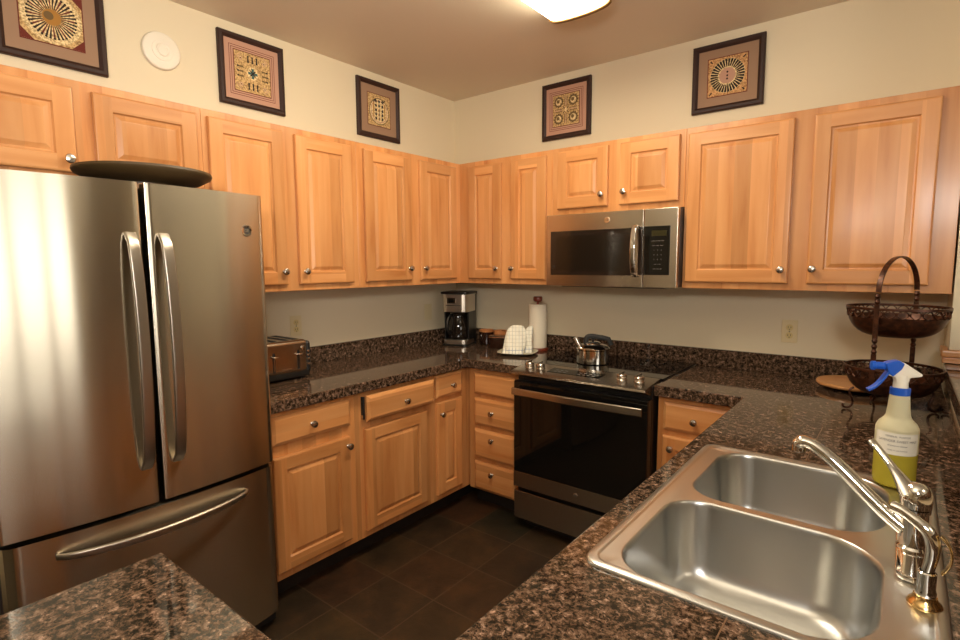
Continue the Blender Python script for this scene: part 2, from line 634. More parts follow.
UD = .32
leftcab('two-door maple wall cabinet on the left wall, in the corner above the coffee maker', -1.18, -.001, UD, ZB, ZT,
        [(-1.138, -.787, D0, D1, (-.812, 1.460)), (-.710, -.373, D0, D1, (-.683, 1.460))], group=GUL)
leftcab('two-door maple wall cabinet on the left wall between the refrigerator and the corner cabinet', -1.992, -1.18, UD, ZB, ZT,
        [(-1.97, -1.622, D0, D1, (-1.647, 1.452)), (-1.558, -1.224, D0, D1, (-1.530, 1.452))], group=GUL)
leftcab('short maple wall cabinet above the refrigerator', -2.86, -1.992, UD, 1.785, ZT,
        [(-2.815, -2.440, 1.815, D1, (-2.467, 1.860)), (-2.381, -2.016, 1.815, D1, (-2.355, 1.850))], group=GUL)
backcab('narrow two-door maple wall cabinet on the back wall, left of the microwave', UD + .0005, 1.035, UD, ZB, ZT,
        [(.405, .668, D0, D1, (.640, 1.455)), (.744, .997, D0, D1, (.760, 1.455))], group=GUR)
backcab('short maple wall cabinet directly above the microwave', 1.035, 1.795, UD, 1.762, ZT,
        [(1.073, 1.386, 1.795, 2.118, (1.355, 1.858)), (1.455, 1.768, 1.795, 2.118, (1.484, 1.861))], group=GUR)
backcab('wide two-door maple wall cabinet on the back wall, above the fruit basket', 1.795, SX - .006, UD, ZB, ZT,
        [(1.810, 2.264, D0, D1, (2.238, 1.450)), (2.338, 2.753, D0, D1, (2.360, 1.453))], group=GUR)

BD = .612
BT = .862
leftcab('maple base cabinet beside the refrigerator, one drawer over one door', -1.958, -1.47, BD, 0, BT,
        [(-1.915, -1.512, .142, .662, (-1.528, .618))], [(-1.915, -1.505, .715, .842, (-1.722, .775))],
        toe=.105, group=GBL, name='base_cabinet', top=False)
c2 = leftcab('maple base cabinet under the middle of the left counter, its drawer not quite shut', -1.47, -.925, BD, 0, BT,
        [(-1.420, -.978, .142, .672, None)], [(-1.418, -.943, .713, .842, (-1.165, .768))],
        toe=.105, group=GBL, name='base_cabinet', top=False)
for ch in list(c2.children):
    if ch.name.startswith('drawer_front'):
        ch.location.y -= .020; ch.rotation_euler = (0, 0, math.radians(-.6))
bm = bmesh.new(); box(bm, (.040, -BD - .018, .722), (.050, -BD + .0, .835), .001); box(bm, (.038, -BD - .016, .722), (.052, -BD + .0, .745), .001, 1)
obj('drawer_slide', bm, [BLACKM, NICKEL], c2, label='dark drawer runner showing at the open left edge')
leftcab('narrow maple base cabinet on the left wall beside the inner corner', -.925, -.001, BD, 0, BT,
        [(-.897, -.680, .142, .690, (-.868, .622))], [(-.900, -.672, .718, .852, (-.772, .778))],
        toe=.105, group=GBL, name='base_cabinet', top=False)
backcab('four-drawer maple base cabinet left of the stove', BD + .0205, 1.010, BD, 0, BT, [],
        [(.680, .980, .708, .833, None), (.680, .980, .518, .683, (.822, .605)), (.680, .980, .315, .490, (.822, .440)), (.680, .980, .115, .290, (.822, .232))],
        toe=.105, group=GBL, name='base_cabinet', top=False)
backcab('maple base cabinet right of the stove', 1.797, 2.20, BD, 0, BT,
        [(1.826, 2.16, .142, .675, (1.87, .62))], [(1.826, 2.16, .704, .838, (1.972, .765))],
        toe=.105, group=GBL, name='base_cabinet', top=False)
# peninsula cabinets face -x
def pencab(label, y1, y0, doors, drawers, **kw):
    return cabinet(label, (SX - .016, y1, 0), -PI / 2, y1 - y0, .612, 0, BT, doors, drawers, toe=.105, group=GBL, name='base_cabinet', top=False, **kw)
pencab('maple base cabinet under the sink counter, at the back corner', -.64, -1.36, [(.04, .34, .142, .672, (.31, .62)), (.38, .68, .142, .672, (.41, .62))], [(.04, .34, .713, .842, (.19, .775)), (.38, .68, .713, .842, (.53, .775))])
pencab('maple sink base cabinet below the double sink', -1.36, -2.24, [(.04, .42, .142, .672, (.39, .62)), (.46, .84, .142, .672, (.49, .62))], [])
pencab('maple base cabinet under the front corner of the sink counter', -2.24, -3.32, [(.04, .40, .142, .672, (.37, .62))], [(.04, .40, .713, .842, (.22, .775))])
r = cabinet('maple base cabinet under the counter end at bottom left', (2.19, -3.32, 0), PI, .62, .60, 0, BT, [(.04, .29, .142, .672, (.26, .62)), (.33, .58, .142, .672, (.36, .62))], [], toe=.105, group=GBL, name='base_cabinet', top=False)

# ------------------------------------------------------------------ worktops
CT, CB = .914, .864
CD = .648
bm = bmesh.new()
polyL = [(.001, -1.958), (CD, -1.958), (CD, -CD), (1.017, -CD), (1.017, -.001), (.001, -.001)]
t = bmesh.new()
prism(bm, polyL, CB, CT, .004)
wl = thing('worktop', 'dark speckled granite worktop along the left wall and into the corner', 'countertop', (0, 0, 0))
obj('counter_slab', bm, GL, wl, smooth=False)
bm = bmesh.new()
box(bm, (.001, -1.958, CT), (.020, -.020, 1.012), .002); box(bm, (.001, -.020, CT), (1.017, -.001, 1.012), .002)
obj('backsplash', bm, GL, wl, smooth=False)

SKX0, SKX1, SKY0, SKY1 = 2.222, 2.770, -2.205, -1.360
bm = bmesh.new()
XC = 2.173
WX = SX - .001
outer = [(1.790, -CD), (XC, -CD), (XC, -2.685), (1.545, -2.685), (1.545, -3.335), (WX, -3.335), (WX, -.001), (1.790, -.001)]
hole = [(SKX0 + .03, SKY0 + .03), (SKX1 - .03, SKY0 + .03), (SKX1 - .03, SKY1 - .03), (SKX0 + .03, SKY1 - .03)]
def inside(px, py, poly):
    c = False
    for (x0, y0), (x1, y1) in zip(poly, poly[1:] + poly[:1]):
        if (y0 > py) != (y1 > py) and px < (x1 - x0) * (py - y0) / (y1 - y0) + x0:
            c = not c
    return c
gx = sorted({round(p[0], 4) for p in outer + hole}); gy = sorted({round(p[1], 4) for p in outer + hole})
cells = {}
for a_ in range(len(gx) - 1):
    for b_ in range(len(gy) - 1):
        mx, my = (gx[a_] + gx[a_ + 1]) / 2, (gy[b_] + gy[b_ + 1]) / 2
        if inside(mx, my, outer) and not inside(mx, my, hole):
            cells[(a_, b_)] = 1
vc = {}
def V(a_, b_, z):
    k_ = (a_, b_, z)
    if k_ not in vc:
        vc[k_] = bm.verts.new((gx[a_], gy[b_], z))
    return vc[k_]
for (a_, b_) in cells:
    bm.faces.new((V(a_, b_, CT), V(a_ + 1, b_, CT), V(a_ + 1, b_ + 1, CT), V(a_, b_ + 1, CT)))
    bm.faces.new((V(a_, b_, CB), V(a_, b_ + 1, CB), V(a_ + 1, b_ + 1, CB), V(a_ + 1, b_, CB)))
    for da, db, p_, q_ in ((-1, 0, (0, 1), (0, 0)), (1, 0, (1, 0), (1, 1)), (0, -1, (0, 0), (1, 0)), (0, 1, (1, 1), (0, 1))):
        if (a_ + da, b_ + db) not in cells:
            bm.faces.new((V(a_ + p_[0], b_ + p_[1], CB), V(a_ + q_[0], b_ + q_[1], CB), V(a_ + q_[0], b_ + q_[1], CT), V(a_ + p_[0], b_ + p_[1], CT)))
bmesh.ops.recalc_face_normals(bm, faces=bm.faces)
ed = [e for e in bm.edges if e.calc_face_angle(0) > .8 and abs(e.verts[0].co.z - CT) < 1e-5 and abs(e.verts[1].co.z - CT) < 1e-5]
bmesh.ops.bevel(bm, geom=ed, offset=.004, segments=2, profile=.5, affect='EDGES')
wr = thing('worktop', 'speckled brown granite worktop holding the sink, running round to the bottom left corner', 'countertop', (0, 0, 0))
obj('counter_slab', bm, GR, wr, smooth=False)
bm = bmesh.new()
GBS = granite('granite_back_splash', xs=(1.15, 1.44, 1.745, 2.05, 2.355, 2.66), ys=(-.5, -.805, -1.11, -1.415, -1.72, -2.025, -2.33, -2.635, -2.94))
box(bm, (1.0175, -.019, CT + .0005), (WX, -.001, 1.012), .002)
box(bm, (WX - .016, -3.335, CT + .0005), (WX, -.019, 1.005), .002)
obj('backsplash', bm, GBS, wr, smooth=False)

# ------------------------------------------------------------------ sink and faucet
def souter(x0, x1, y0, y1, radii, n=8):
    """rounded rectangle with per corner radii (x1y1, x0y1, x0y0, x1y0)"""
    out = []
    for (cx, cy, sx_, sy_, a0), rr in zip(((x1, y1, -1, -1, 0), (x0, y1, 1, -1, 90), (x0, y0, 1, 1, 180), (x1, y0, -1, 1, 270)), radii):
        for i in range(n + 1):
            a = math.radians(a0 + 90 * i / n)
            out.append((cx + sx_ * rr + rr * math.cos(a), cy + sy_ * rr + rr * math.sin(a)))
    return out
sk = thing('kitchen_sink', 'double bowl stainless steel sink set into the granite worktop', 'sink', (2.5, -1.78, CT))
def rel(lp, z):
    return [(x - 2.5, y + 1.78, z - CT) for x, y in lp]
ZS = CT + .006
bowls = [(2.280, 2.683, -1.772, -1.385), (2.268, 2.683, -2.185, -1.795)]
def bowl_loop(b, ins):
    x0, x1, y0, y1 = b
    rad = [max(.115 - ins * .6, .03)] * 4
    rad[1] = rad[2] = max(.085 - ins * .6, .03)
    return souter(x0 + ins, x1 - ins, y0 + ins, y1 - ins, rad, 8)
bm = bmesh.new()
oo = lambda i: souter(SKX0 + i, SKX1 - i, SKY0 + i, SKY1 - i, [.035 - i * .4] * 4, 6)
t = bmesh.new()
loft(bm, [rel(oo(0), CT + .0005), rel(oo(.001), CT + .004), rel(oo(.004), CT + .0068), rel(oo(.016), CT + .0072), rel(oo(.020), CT + .0062), rel(oo(.023), CT + .0035)])
hl = bmesh.new()
holed(hl, [(x - 2.5, y + 1.78) for x, y in oo(.023)], [[(x - 2.5, y + 1.78) for x, y in bowl_loop(b, 0)] for b in bowls], .0035)
merge(bm, hl, 0)
obj('deck', bm, SINK, sk, angle=60)
for b in bowls:
    bm = bmesh.new()
    prof = [(0, .0035), (.002, .003), (.005, -.001), (.007, -.01), (.012, -.08), (.018, -.14), (.026, -.163), (.040, -.176), (.062, -.181), (.11, -.184)]
    loft(bm, [rel(bowl_loop(b, i), CT + z) for i, z in prof], cap=True)
    bo = obj('bowl', bm, SINK, sk, angle=70)
    bm = bmesh.new()
    cx, cy = (b[0] + b[1]) / 2 - 2.5, (b[2] + b[3]) / 2 + 1.78
    lathe(bm, [(.0, -.1805), (.028, -.1805), (.030, -.182), (.034, -.1815), (.042, -.1818), (.043, -.1835)], (cx, cy, 0), 28)
    obj('drain', bm, CHROME, bo)

fa = thing('faucet', 'chrome single lever kitchen faucet on the sink deck', 'faucet', (2.722, -1.79, CT + .0035))
bm = bmesh.new()
prism(bm, [(x, y) for x, y in souter(-.026, .026, -.125, .125, [.026] * 4, 8)], 0, .012, .004)
obj('escutcheon', bm, CHROME, fa)
bm = bmesh.new()
lathe(bm, [(.026, .012), (.026, .016), (.022, .020), (.021, .085), (.024, .088), (.024, .094), (.021, .096)], seg=32)
obj('body', bm, CHROME, fa)
bm = bmesh.new()
lathe(bm, [(.0245, .0965), (.0250, .104), (.0255, .108), (.0245, .124), (.019, .136), (.010, .142), (0, .144)], seg=32)
cap = obj('handle_cap', bm, CHROME, fa)
bm = bmesh.new()
pp = bez((-.010, .0, .120), (-.030, .01, .150), (-.055, .02, .185), (-.078, .028, .205), 14)
sweep(bm, pp, [(u * 1.3, v * .8) for u, v in circ(.0085, 12)], (0, 0, 1), scales=[2.3, 2.1, 1.85, 1.6, 1.35, 1.15, 1.0, .9, .85, .82, .80, .80, .85, .95, .8])
obj('lever', bm, CHROME, cap)
bm = bmesh.new()
pp = bez((-.015, .002, .048), (-.075, .015, .085), (-.115, .025, .138), (-.174, .036, .170), 18)
pp += bez((-.174, .036, .170), (-.186, .038, .176), (-.203, .040, .178), (-.205, .041, .166), 8)[1:]
sweep(bm, pp, [(u * 1.15, v) for u, v in circ(.0125, 16)], (0, 0, 1), scales=[1.25 - .25 * min(i / 18, 1) + (.12 if i > 21 else 0) for i in range(len(pp))])
obj('spout', bm, CHROME, fa)
bm = bmesh.new()
lathe(bm, [(.0125, .0), (.0135, -.004), (.0135, -.016), (.010, -.018), (.008, -.016), (0, -.014)], (-.205, .041, .168), 20)
obj('aerator', bm, CHROME, fa)

sp = thing('side_sprayer', 'chrome side sprayer standing in a gold ringed holder in front of the faucet', 'sprayer', (2.737, -1.978, CT + .0035))
bm = bmesh.new()
lathe(bm, [(.0, .0), (.024, .0), (.0245, .003), (.022, .008), (.0175, .012), (.016, .018), (.014, .018), (.0, .016)], seg=32)
obj('holder', bm, BRASS, sp, label='worn gold coloured holder')
bm = bmesh.new()
lathe(bm, [(.013, .016), (.0145, .020), (.0145, .026), (.0130, .030), (.0130, .058), (.0105, .060)], seg=28)
obj('collar', bm, CHROME, sp)
bm = bmesh.new()
pp = bez((0, 0, .058), (.004, -.001, .085), (.012, -.003, .118), (-.010, .004, .132), 14) + bez((-.010, .004, .132), (-.026, .008, .142), (-.040, .014, .150), (-.052, .018, .150), 8)[1:]
sweep(bm, pp, circ(.0088, 16), (0, 1, 0), scales=[1.0, 1, 1, 1.02, 1.05, 1.1, 1.12, 1.15, 1.18, 1.2, 1.2, 1.2, 1.18, 1.15, 1.1, 1.05, 1.0, .95, .95, 1.0, 1.05, 1.1, 1.1])
obj('spray_head', bm, CHROME, sp)
bm = bmesh.new()
pp = bez((.012, -.003, .125), (.034, -.008, .112), (.030, -.008, .080), (.018, -.004, .064), 12)
sweep(bm, pp, rrect(.004, .012, .0015, 2), (0, 1, 0))
obj('trigger', bm, BRASS, sp, label='gold toned curved trigger')

# ------------------------------------------------------------------ refrigerator
FY0, FY1 = -2.818, -1.964
FYC = (FY0 + FY1) / 2
fr = thing('refrigerator', 'stainless steel french door refrigerator with bottom freezer drawer', 'refrigerator', (0, FYC, 0))
hw = (FY1 - FY0) / 2
def fx(y):
    return .766 - .042 * (y / hw) ** 2
bm = bmesh.new()
box(bm, (.02, -hw + .006, .012), (.675, hw - .006, 1.738), .004)
obj('body', bm, mat('fridge_side_grey', (.05, .035, .03, 1), .45), fr)
bm = bmesh.new()
box(bm, (.675, -hw + .012, .015), (.700, hw - .012, 1.735))
obj('gasket', bm, BLACKM, fr)
bm = bmesh.new(); box(bm, (.60, -hw + .02, 0), (.69, hw - .02, .055), .003)
obj('base_grille', bm, BLACKM, fr)
def door_plan(y0, y1, r=.012):
    pts = [(.701, y0), (.701, y1)]
    n = 18
    fr_ = []
    for i in range(n + 1):
        y = y1 + (y0 - y1) * i / n
        fr_.append((fx(y), y))
    # rounded vertical edges
    a = fr_[0]; b = fr_[-1]
    fr_ = [(a[0] - r, a[1]), (a[0] - r * .3, a[1] - r * .3), (fx(a[1] - r), a[1] - r)] + [p for p in fr_[1:-1] if a[1] - r > p[1] > b[1] + r] + [(fx(b[1] + r), b[1] + r), (b[0] - r * .3, b[1] + r * .3), (b[0] - r, b[1])]
    return pts + fr_
FD = mat('fridge_door_edge', (.30, .27, .23, 1), .4, 1)
def bigdoor(name, y0, y1, z0, z1, r_=.012):
    bm = bmesh.new()
    prism(bm, door_plan(y0, y1, r_), z0, z1, 0)
    ed = [e for e in bm.edges if abs(e.verts[0].co.z - e.verts[1].co.z) < 1e-5 and e.calc_face_angle(0) > 1 and min(e.verts[0].co.x, e.verts[1].co.x) > .702]
    bmesh.ops.bevel(bm, geom=ed, offset=.005, segments=3, profile=.5, affect='EDGES')
    return obj(name, bm, SST, fr, angle=30)
ZG = .698
dl = bigdoor('left_door', -hw, -.0115, ZG, 1.747)
drr = bigdoor('right_door', .0015, hw, ZG, 1.747)
fz = bigdoor('freezer_drawer', -hw + .010, hw, .062, ZG - .016, .026)
for dd, y in ((dl, -.048), (drr, .048)):
    bm = bmesh.new()
    x0 = fx(y)
    z0, z1 = .825, 1.585
    N_ = 28
    pts = []
    for i in range(N_ + 1):
        s_ = i / N_
        out = .060 * (math.sin(PI * min(max(s_, .0), 1))) ** .38
        pts.append((x0 + .004 + out * .92, y, z0 + (z1 - z0) * s_))
    sweep(bm, pts, rrect(.034, .013, .005, 3), (1, 0, 0))
    h = obj('handle', bm, SST2, dd, angle=40)
bm = bmesh.new()
pts = []
for i in range(33):
    s_ = i / 32
    y = -.295 + .59 * s_
    out = .050 * math.sin(PI * s_) ** .45
    pts.append((fx(y) + .004 + out * .95, y, .622 - .006 * math.sin(PI * s_)))
sweep(bm, pts, rrect(.016, .026, .0075, 4), (0, 0, 1), scales=[.72 + .28 * math.sin(PI * i / 32) ** .5 for i in range(33)])
obj('handle', bm, SST2, fz, angle=40)
bm = bmesh.new()
ym = .350
lathe(bm, [(.0215, 0), (.022, .003), (.019, .006), (.0135, .005)], (fx(ym) - .002, ym, 1.612), 28, matrix=Matrix.Rotation(PI / 2, 4, 'Y'))
bd = obj('badge', bm, CHROME, drr)
bm = bmesh.new()
lathe(bm, [(.0135, 0), (.0135, .0033), (0, .0035)], (fx(ym) - .002, ym, 1.612), 28, matrix=Matrix.Rotation(PI / 2, 4, 'Y'))
obj('badge_face', bm, mat('badge_grey', (.12, .11, .10, 1), .3, .6), bd)
text('badge_lettering', 'GE', .015, CHROME, bd, (fx(ym) + .0017, ym, 1.612), (PI / 2, 0, PI / 2))
bm = bmesh.new()
box(bm, (.60, -hw + .01, 1.738), (.70, -hw + .07, 1.746), .003); box(bm, (.60, hw - .07, 1.738), (.70, hw - .01, 1.746), .003)
obj('hinge_cover', bm, BLACKM, fr)
# tray lying on the refrigerator
bm = bmesh.new()
lathe(bm, [(0, .030), (.10, .030), (.18, .042), (.212, .060), (.218, .070), (.216, .078), (.210, .075), (.18, .052), (.10, .038), (0, .037)], seg=56)
lathe(bm, [(.0, -.0045), (.095, -.0045), (.10, .003), (.10, .032), (.0, .032)], seg=40)
tr = obj('serving_tray', bm, mat('dark_olive_wood', srgb(74, 56, 30), .5), loc=(.50, -2.284, 1.7435))
tag(tr, 'round dark olive brown tray lying on top of the refrigerator', 'tray')

# ------------------------------------------------------------------ range
RX0, RX1 = 1.024, 1.785
RC = (RX0 + RX1) / 2; rh = (RX1 - RX0) / 2
rg = thing('range', 'stainless steel and black slide-in electric range', 'stove', (RC, 0, 0))
bm = bmesh.new()
box(bm, (-rh, -.655, .055), (rh, -.024, .905), .002)
obj('body', bm, BLACK, rg)
bm = bmesh.new()
box(bm, (-rh + .02, -.62, 0), (rh - .02, -.10, .055))
obj('base', bm, BLACKM, rg)
bm = bmesh.new()
box(bm, (-rh - .004, -.535, .9145), (rh + .004, -.024, .9235), .002)
ck = obj('cooktop_glass', bm, BGLASS, rg)
for (x, y, rr) in ((-.19, -.40, .10), (.19, -.38, .075), (-.19, -.15, .075), (.19, -.15, .10)):
    bm = bmesh.new()
    lathe(bm, [(rr, 0), (rr, .0004), (rr - .003, .0004), (rr - .003, 0)], (x, y, .9235), 40)
    obj('burner_ring', bm, mat('burner_ring_grey', (.045, .04, .035, 1), .25), ck)
# sloping control panel
bm = bmesh.new()
prof = [(-.540, .924), (-.690, .910), (-.735, .901), (-.738, .892), (-.722, .886), (-.66, .862), (-.540, .862)]
t = bmesh.new()
a = [t.verts.new((-rh - .004, y, z)) for y, z in prof]; b = [t.verts.new((rh - .006, y, z)) for y, z in prof]
t.faces.new(a); t.faces.new(b[::-1])
for i in range(len(prof)):
    j = (i + 1) % len(prof); t.faces.new((a[i], b[i], b[j], a[j]))
bmesh.ops.recalc_face_normals(t, faces=t.faces)
bmesh.ops.bevel(t, geom=[e for e in t.edges if e.calc_face_angle(0) > .5], offset=.002, segments=2, affect='EDGES')
merge(bm, t)
STR = steel('stainless_range', (.50, .44, .37, 1), .26, .5)
pn = obj('control_panel', bm, STR, rg)
slope = math.atan2(.014, .15)
for kx in (-.322, -.252, .215, .303):
    kb = bmesh.new()
    rot = Matrix.Rotation(slope, 4, 'X')
    lathe(kb, [(.027, 0), (.027, .003), (.023, .006), (.0255, .014), (.0245, .024), (.019, .029), (0, .030)], (0, 0, 0), 28, matrix=rot)
    box(kb, (-.005, -.022, .026), (.005, .022, .038), .002, matrix=rot)
    y = -.630 if kx < 0 else -.628
    obj('knob', kb, NICKEL, pn, (kx, y, .924 - (abs(y) - .54) * .093))
bm = bmesh.new()
rot = Matrix.Translation((-.040, -.628, .9160)) @ Matrix.Rotation(slope, 4, 'X')
box(bm, (-.150, -.040, -.001), (.150, .040, .0012), matrix=rot)
ds = obj('display', bm, BGLASS, pn, label='black touch control display between the knobs')
bm = bmesh.new()
for r_ in range(2):
    for i in range(9):
        if i in (3, 4):
            continue
        x = -.118 + i * .0275
        box(bm, (x, -.022 + r_ * .026, .0012), (x + .016, -.018 + r_ * .026, .0015), matrix=rot)
obj('display_marks', bm, mat('panel_marks', (.35, .33, .3, 1), .5), ds, smooth=False)
# oven door
od = bmesh.new()
box(od, (-rh + .002, -.700, .245), (rh - .002, -.657, .845), .003)
door = obj('oven_door', od, BLACK, rg)
bm = bmesh.new(); box(bm, (-rh + .004, -.7045, .335), (rh - .004, -.7, .842), .0015)
obj('window', bm, BGLASS, door, label='black glass oven window')
bm = bmesh.new(); box(bm, (-rh + .002, -.7055, .247), (rh - .002, -.70, .334), .002)
lo = obj('lower_trim', bm, STR, door, label='stainless strip along the door bottom')
bm = bmesh.new(); lathe(bm, [(.013, 0), (.013, .002), (.011, .003), (0, .003)], (0.01, -.7055, .29), 24, matrix=Matrix.Rotation(PI / 2, 4, 'X'))
bd = obj('badge', bm, CHROME, lo)
text('badge_lettering', 'GE', .012, BLACK, bd, (.01, -.7088, .29), (PI / 2, 0, 0))
bm = bmesh.new()
pts = []
for i in range(25):
    s_ = i / 24
    pts.append((-.362 + .724 * s_, -.742 - .012 * math.sin(PI * s_), .797))
sweep(bm, pts, rrect(.016, .040, .006, 3), (0, 0, 1))
for x in (-.350, .335):
    box(bm, (x, -.742, .784), (x + .018, -.7, .810), .003)
obj('handle', bm, STR, door)
bm = bmesh.new(); box(bm, (-rh + .002, -.700, .062), (rh - .002, -.657, .222), .004)
obj('drawer', bm, STR, rg, label='stainless storage drawer at the bottom')

# ------------------------------------------------------------------ microwave
mw = thing('microwave', 'stainless over-the-range microwave oven mounted under the short cabinet', 'microwave', (1.418, 0, 1.357))
mh = .3745; MH = .400
bm = bmesh.new(); box(bm, (-mh + .004, -.365, .004), (mh, -.004, MH), .003)
obj('body', bm, mat('microwave_dark_case', (.035, .022, .016, 1), .35), mw)
SSM = steel('stainless_microwave', (.58, .50, .40, 1), .24, .7)
bm = bmesh.new(); box(bm, (-mh, -.400, 0), (.200, -.366, MH), .004)
md = obj('door', bm, SSM, mw)
bm = bmesh.new(); box(bm, (-.345, -.4025, .062), (.138, -.4, .308), .001)
box(bm, (.176, -.4025, .066), (.1995, -.4, .312), .001)
wn_ = obj('window', bm, mat('mw_window', (.020, .012, .008, 1), .06), md, label='dark glass door window')
bm = bmesh.new(); box(bm, (-.315, -.4032, .088), (.095, -.4025, .278), .0003)
obj('window_screen', bm, mat('mw_window_inner', (.012, .008, .005, 1), .12), wn_)
bm = bmesh.new()
pts = [(.165, -.412 - .040 * math.sin(PI * i / 20) ** .4, .058 + .262 * i / 20) for i in range(21)]
sweep(bm, pts, rrect(.026, .010, .004, 3), (0, -1, 0))
obj('handle', bm, CHROME, md)
bm = bmesh.new()
lathe(bm, [(.0165, 0), (.017, .002), (.0145, .004), (0, .004)], (.0, -.400, .355), 28, matrix=Matrix.Rotation(PI / 2, 4, 'X'))
bd = obj('badge', bm, CHROME, md)
text('badge_lettering', 'GE', .015, BLACK, bd, (.0, -.4043, .355), (PI / 2, 0, 0))
bm = bmesh.new(); box(bm, (.203, -.400, 0), (mh, -.366, MH), .004)
mc = obj('control_panel', bm, SSM, mw)
bm = bmesh.new(); box(bm, (.206, -.4025, .066), (.338, -.4, .312), .001)
kp = obj('keypad', bm, BGLASS, mc, label='black keypad with grey markings')
bm = bmesh.new(); box(bm, (.245, -.4032, .262), (.322, -.4025, .290))
obj('display', bm, mat('mw_display', (.03, .025, .008, 1), .1), kp)
GREY = mat('keypad_marks', (.28, .25, .22, 1), .5)
for rI, (txt) in enumerate(('popcorn  beverage  reheat', 'potato   snacks   defrost', '1      2      3', '4      5      6', '7      8      9', 'clear   0   start', 'power  timer  light')):
    text('key_lettering', txt, .0085 if rI in (2, 3, 4) else .0058, GREY, kp, (.278, -.4029, .238 - rI * .0235), (PI / 2, 0, 0), .0002)
bm = bmesh.new(); box(bm, (-.30, -.35, -.006), (.30, -.08, .002), .002)
obj('underside_vent', bm, BLACKM, mw)

# ------------------------------------------------------------------ small things on the left counter
# toaster
ts = thing('toaster', 'stainless and black four-slice toaster beside the refrigerator', 'toaster', (.205, -1.662, CT))
bm = bmesh.new()
box(bm, (-.130, -.140, .012), (.130, .140, .045), .008); box(bm, (-.133, .118, .03), (.133, 0.147, .190), .014, seg=3); box(bm, (-.133, -.147, .03), (.133, -.118, .190), .014, seg=3)
for x in (-.1, .1):
    for y in (-.11, .11):
        box(bm, (x - .012, y - .012, 0), (x + .012, y + .012, .013))
obj('base', bm, BLACK, ts)
bm = bmesh.new(); box(bm, (-.138, -.125, .040), (.138, .125, .200), .018, seg=4)
hs = obj('housing', bm, steel('stainless_toaster', (.50, .40, .30, 1), .2, .3), ts)
bm = bmesh.new()
for y in (-.085, -.035, .03, .08):
    box(bm, (-.10, y - .013, .1996), (.10, y + .013, .2012), .0005)
obj('slots', bm, BLACKM, hs)
for y in (-.062, .070):
    bm = bmesh.new(); box(bm, (.1375, y - .006, .055), (.1395, y + .006, .150)); box(bm, (.1375, y - .010, .125), (.160, y + .010, .135), .003, 1); box(bm, (.1395, y - .0015, .06), (.1402, y + .0015, .12), 0, 1)
    obj('lever', bm, [BLACK, CHROME], hs)
for y, z in ((.098, .16), (.128, .14), (.128, .12), (.128, .10), (.128, .075)):
    bm = bmesh.new(); lathe(bm, [(.012 if y < .1 else .006, 0), (.011 if y < .1 else .0055, .010), (0, .011)], (.132, y, z), 18, matrix=Matrix.Rotation(PI / 2, 4, 'Y'))
    obj('dial' if y < .1 else 'button', bm, CHROME, ts)
bm = bmesh.new(); box(bm, (.1375, -.020, .058), (.1388, .032, .066))
obj('name_plate', bm, CHROME, hs)

# coffee maker
cmk = thing('coffee_maker', 'black and stainless drip coffee maker in the counter corner', 'coffee maker', (.205, -.200, CT), math.radians(20))
bm = bmesh.new()
prism(bm, rrect(.195, .22, .04, 5), 0, .012, .003); box(bm, (-.092, .015, .012), (.092, .108, .36), .012, seg=3); box(bm, (-.092, -.060, .042), (-.082, .030, .24), .003); box(bm, (.082, -.060, .042), (.092, .030, .24), .003)
prism(bm, rrect(.21, .235, .03, 5), .362, .378, .005)
obj('body', bm, BLACK, cmk)
SC = steel('stainless_coffee', (.78, .70, .60, 1), .34, .5)
bm = bmesh.new(); prism(bm, [(x, y - .005) for x, y in rrect(.185, .20, .045, 6)], .012, .042, .003)
obj('warming_plate', bm, SC, cmk)
bm = bmesh.new(); prism(bm, rrect(.188, .214, .045, 6), .238, .362, .003)
hd = obj('brew_head', bm, SC, cmk)
bm = bmesh.new(); box(bm, (-.052, -.1085, .298), (.012, -.106, .338), .001)
dsp = obj('clock_frame', bm, CHROME, hd)
bm = bmesh.new(); box(bm, (-.040, -.1095, .305), (.0, -.1084, .330), .0005)
obj('clock_display', bm, BGLASS, dsp)
bm = bmesh.new(); box(bm, (-.06, -.1085, .282), (.05, -.107, .286), .0003)
obj('button_row', bm, BLACKM, hd)
bm = bmesh.new()
lathe(bm, [(0, .0), (.066, .0), (.076, .01), (.080, .05), (.076, .10), (.062, .145), (.060, .165), (.066, .175), (.066, .190), (0, .192)], (0, -.022, .044), 40)
cf = obj('carafe', bm, mat('dark_carafe_glass', (.012, .008, .006, 1), .04), cmk)
bm = bmesh.new(); sweep(bm, bez((-.035, -.075, .21), (-.045, -.150, .215), (-.045, -.150, .09), (-.035, -.085, .085), 14), rrect(.02, .012, .004, 3), (1, 0, 0))
obj('carafe_handle', bm, BLACK, cf)

# cups beside the coffee maker
BRN = mat('dark_brown_glaze', srgb(44, 22, 14), .18); TAN = mat('tan_glaze', srgb(196, 128, 78), .3)
def cup(name, label, cat, loc, r, h, handle, m=None):
    t_ = thing(name, label, cat, loc)
    bm = bmesh.new()
    lathe(bm, [(0, 0), (r * .8, 0), (r * .95, .008), (r, h * .5), (r * .98, h * .85), (r * .96, h * .86), (r * .9, h * .85), (r * .9, .012), (0, .010)], seg=36)
    obj('bowl', bm, m or BRN, t_)
    bm = bmesh.new()
    lathe(bm, [(r * .98, h * .85), (r * 1.0, h * .99), (r * .97, h), (r * .91, h * .98), (r * .9, h * .85)], seg=36)
    obj('rim', bm, TAN, t_)
    if handle:
        bm = bmesh.new()
        a = handle
        dx, dy = math.cos(a), math.sin(a)
        sweep(bm, bez((dx * r * .95, dy * r * .95, h * .8), (dx * r * 1.8, dy * r * 1.8, h * .9), (dx * r * 1.8, dy * r * 1.8, h * .15), (dx * r * .95, dy * r * .95, h * .22), 12), circ(.006, 8), (0, 0, 1))
        obj('handle', bm, m or BRN, t_)
    return t_
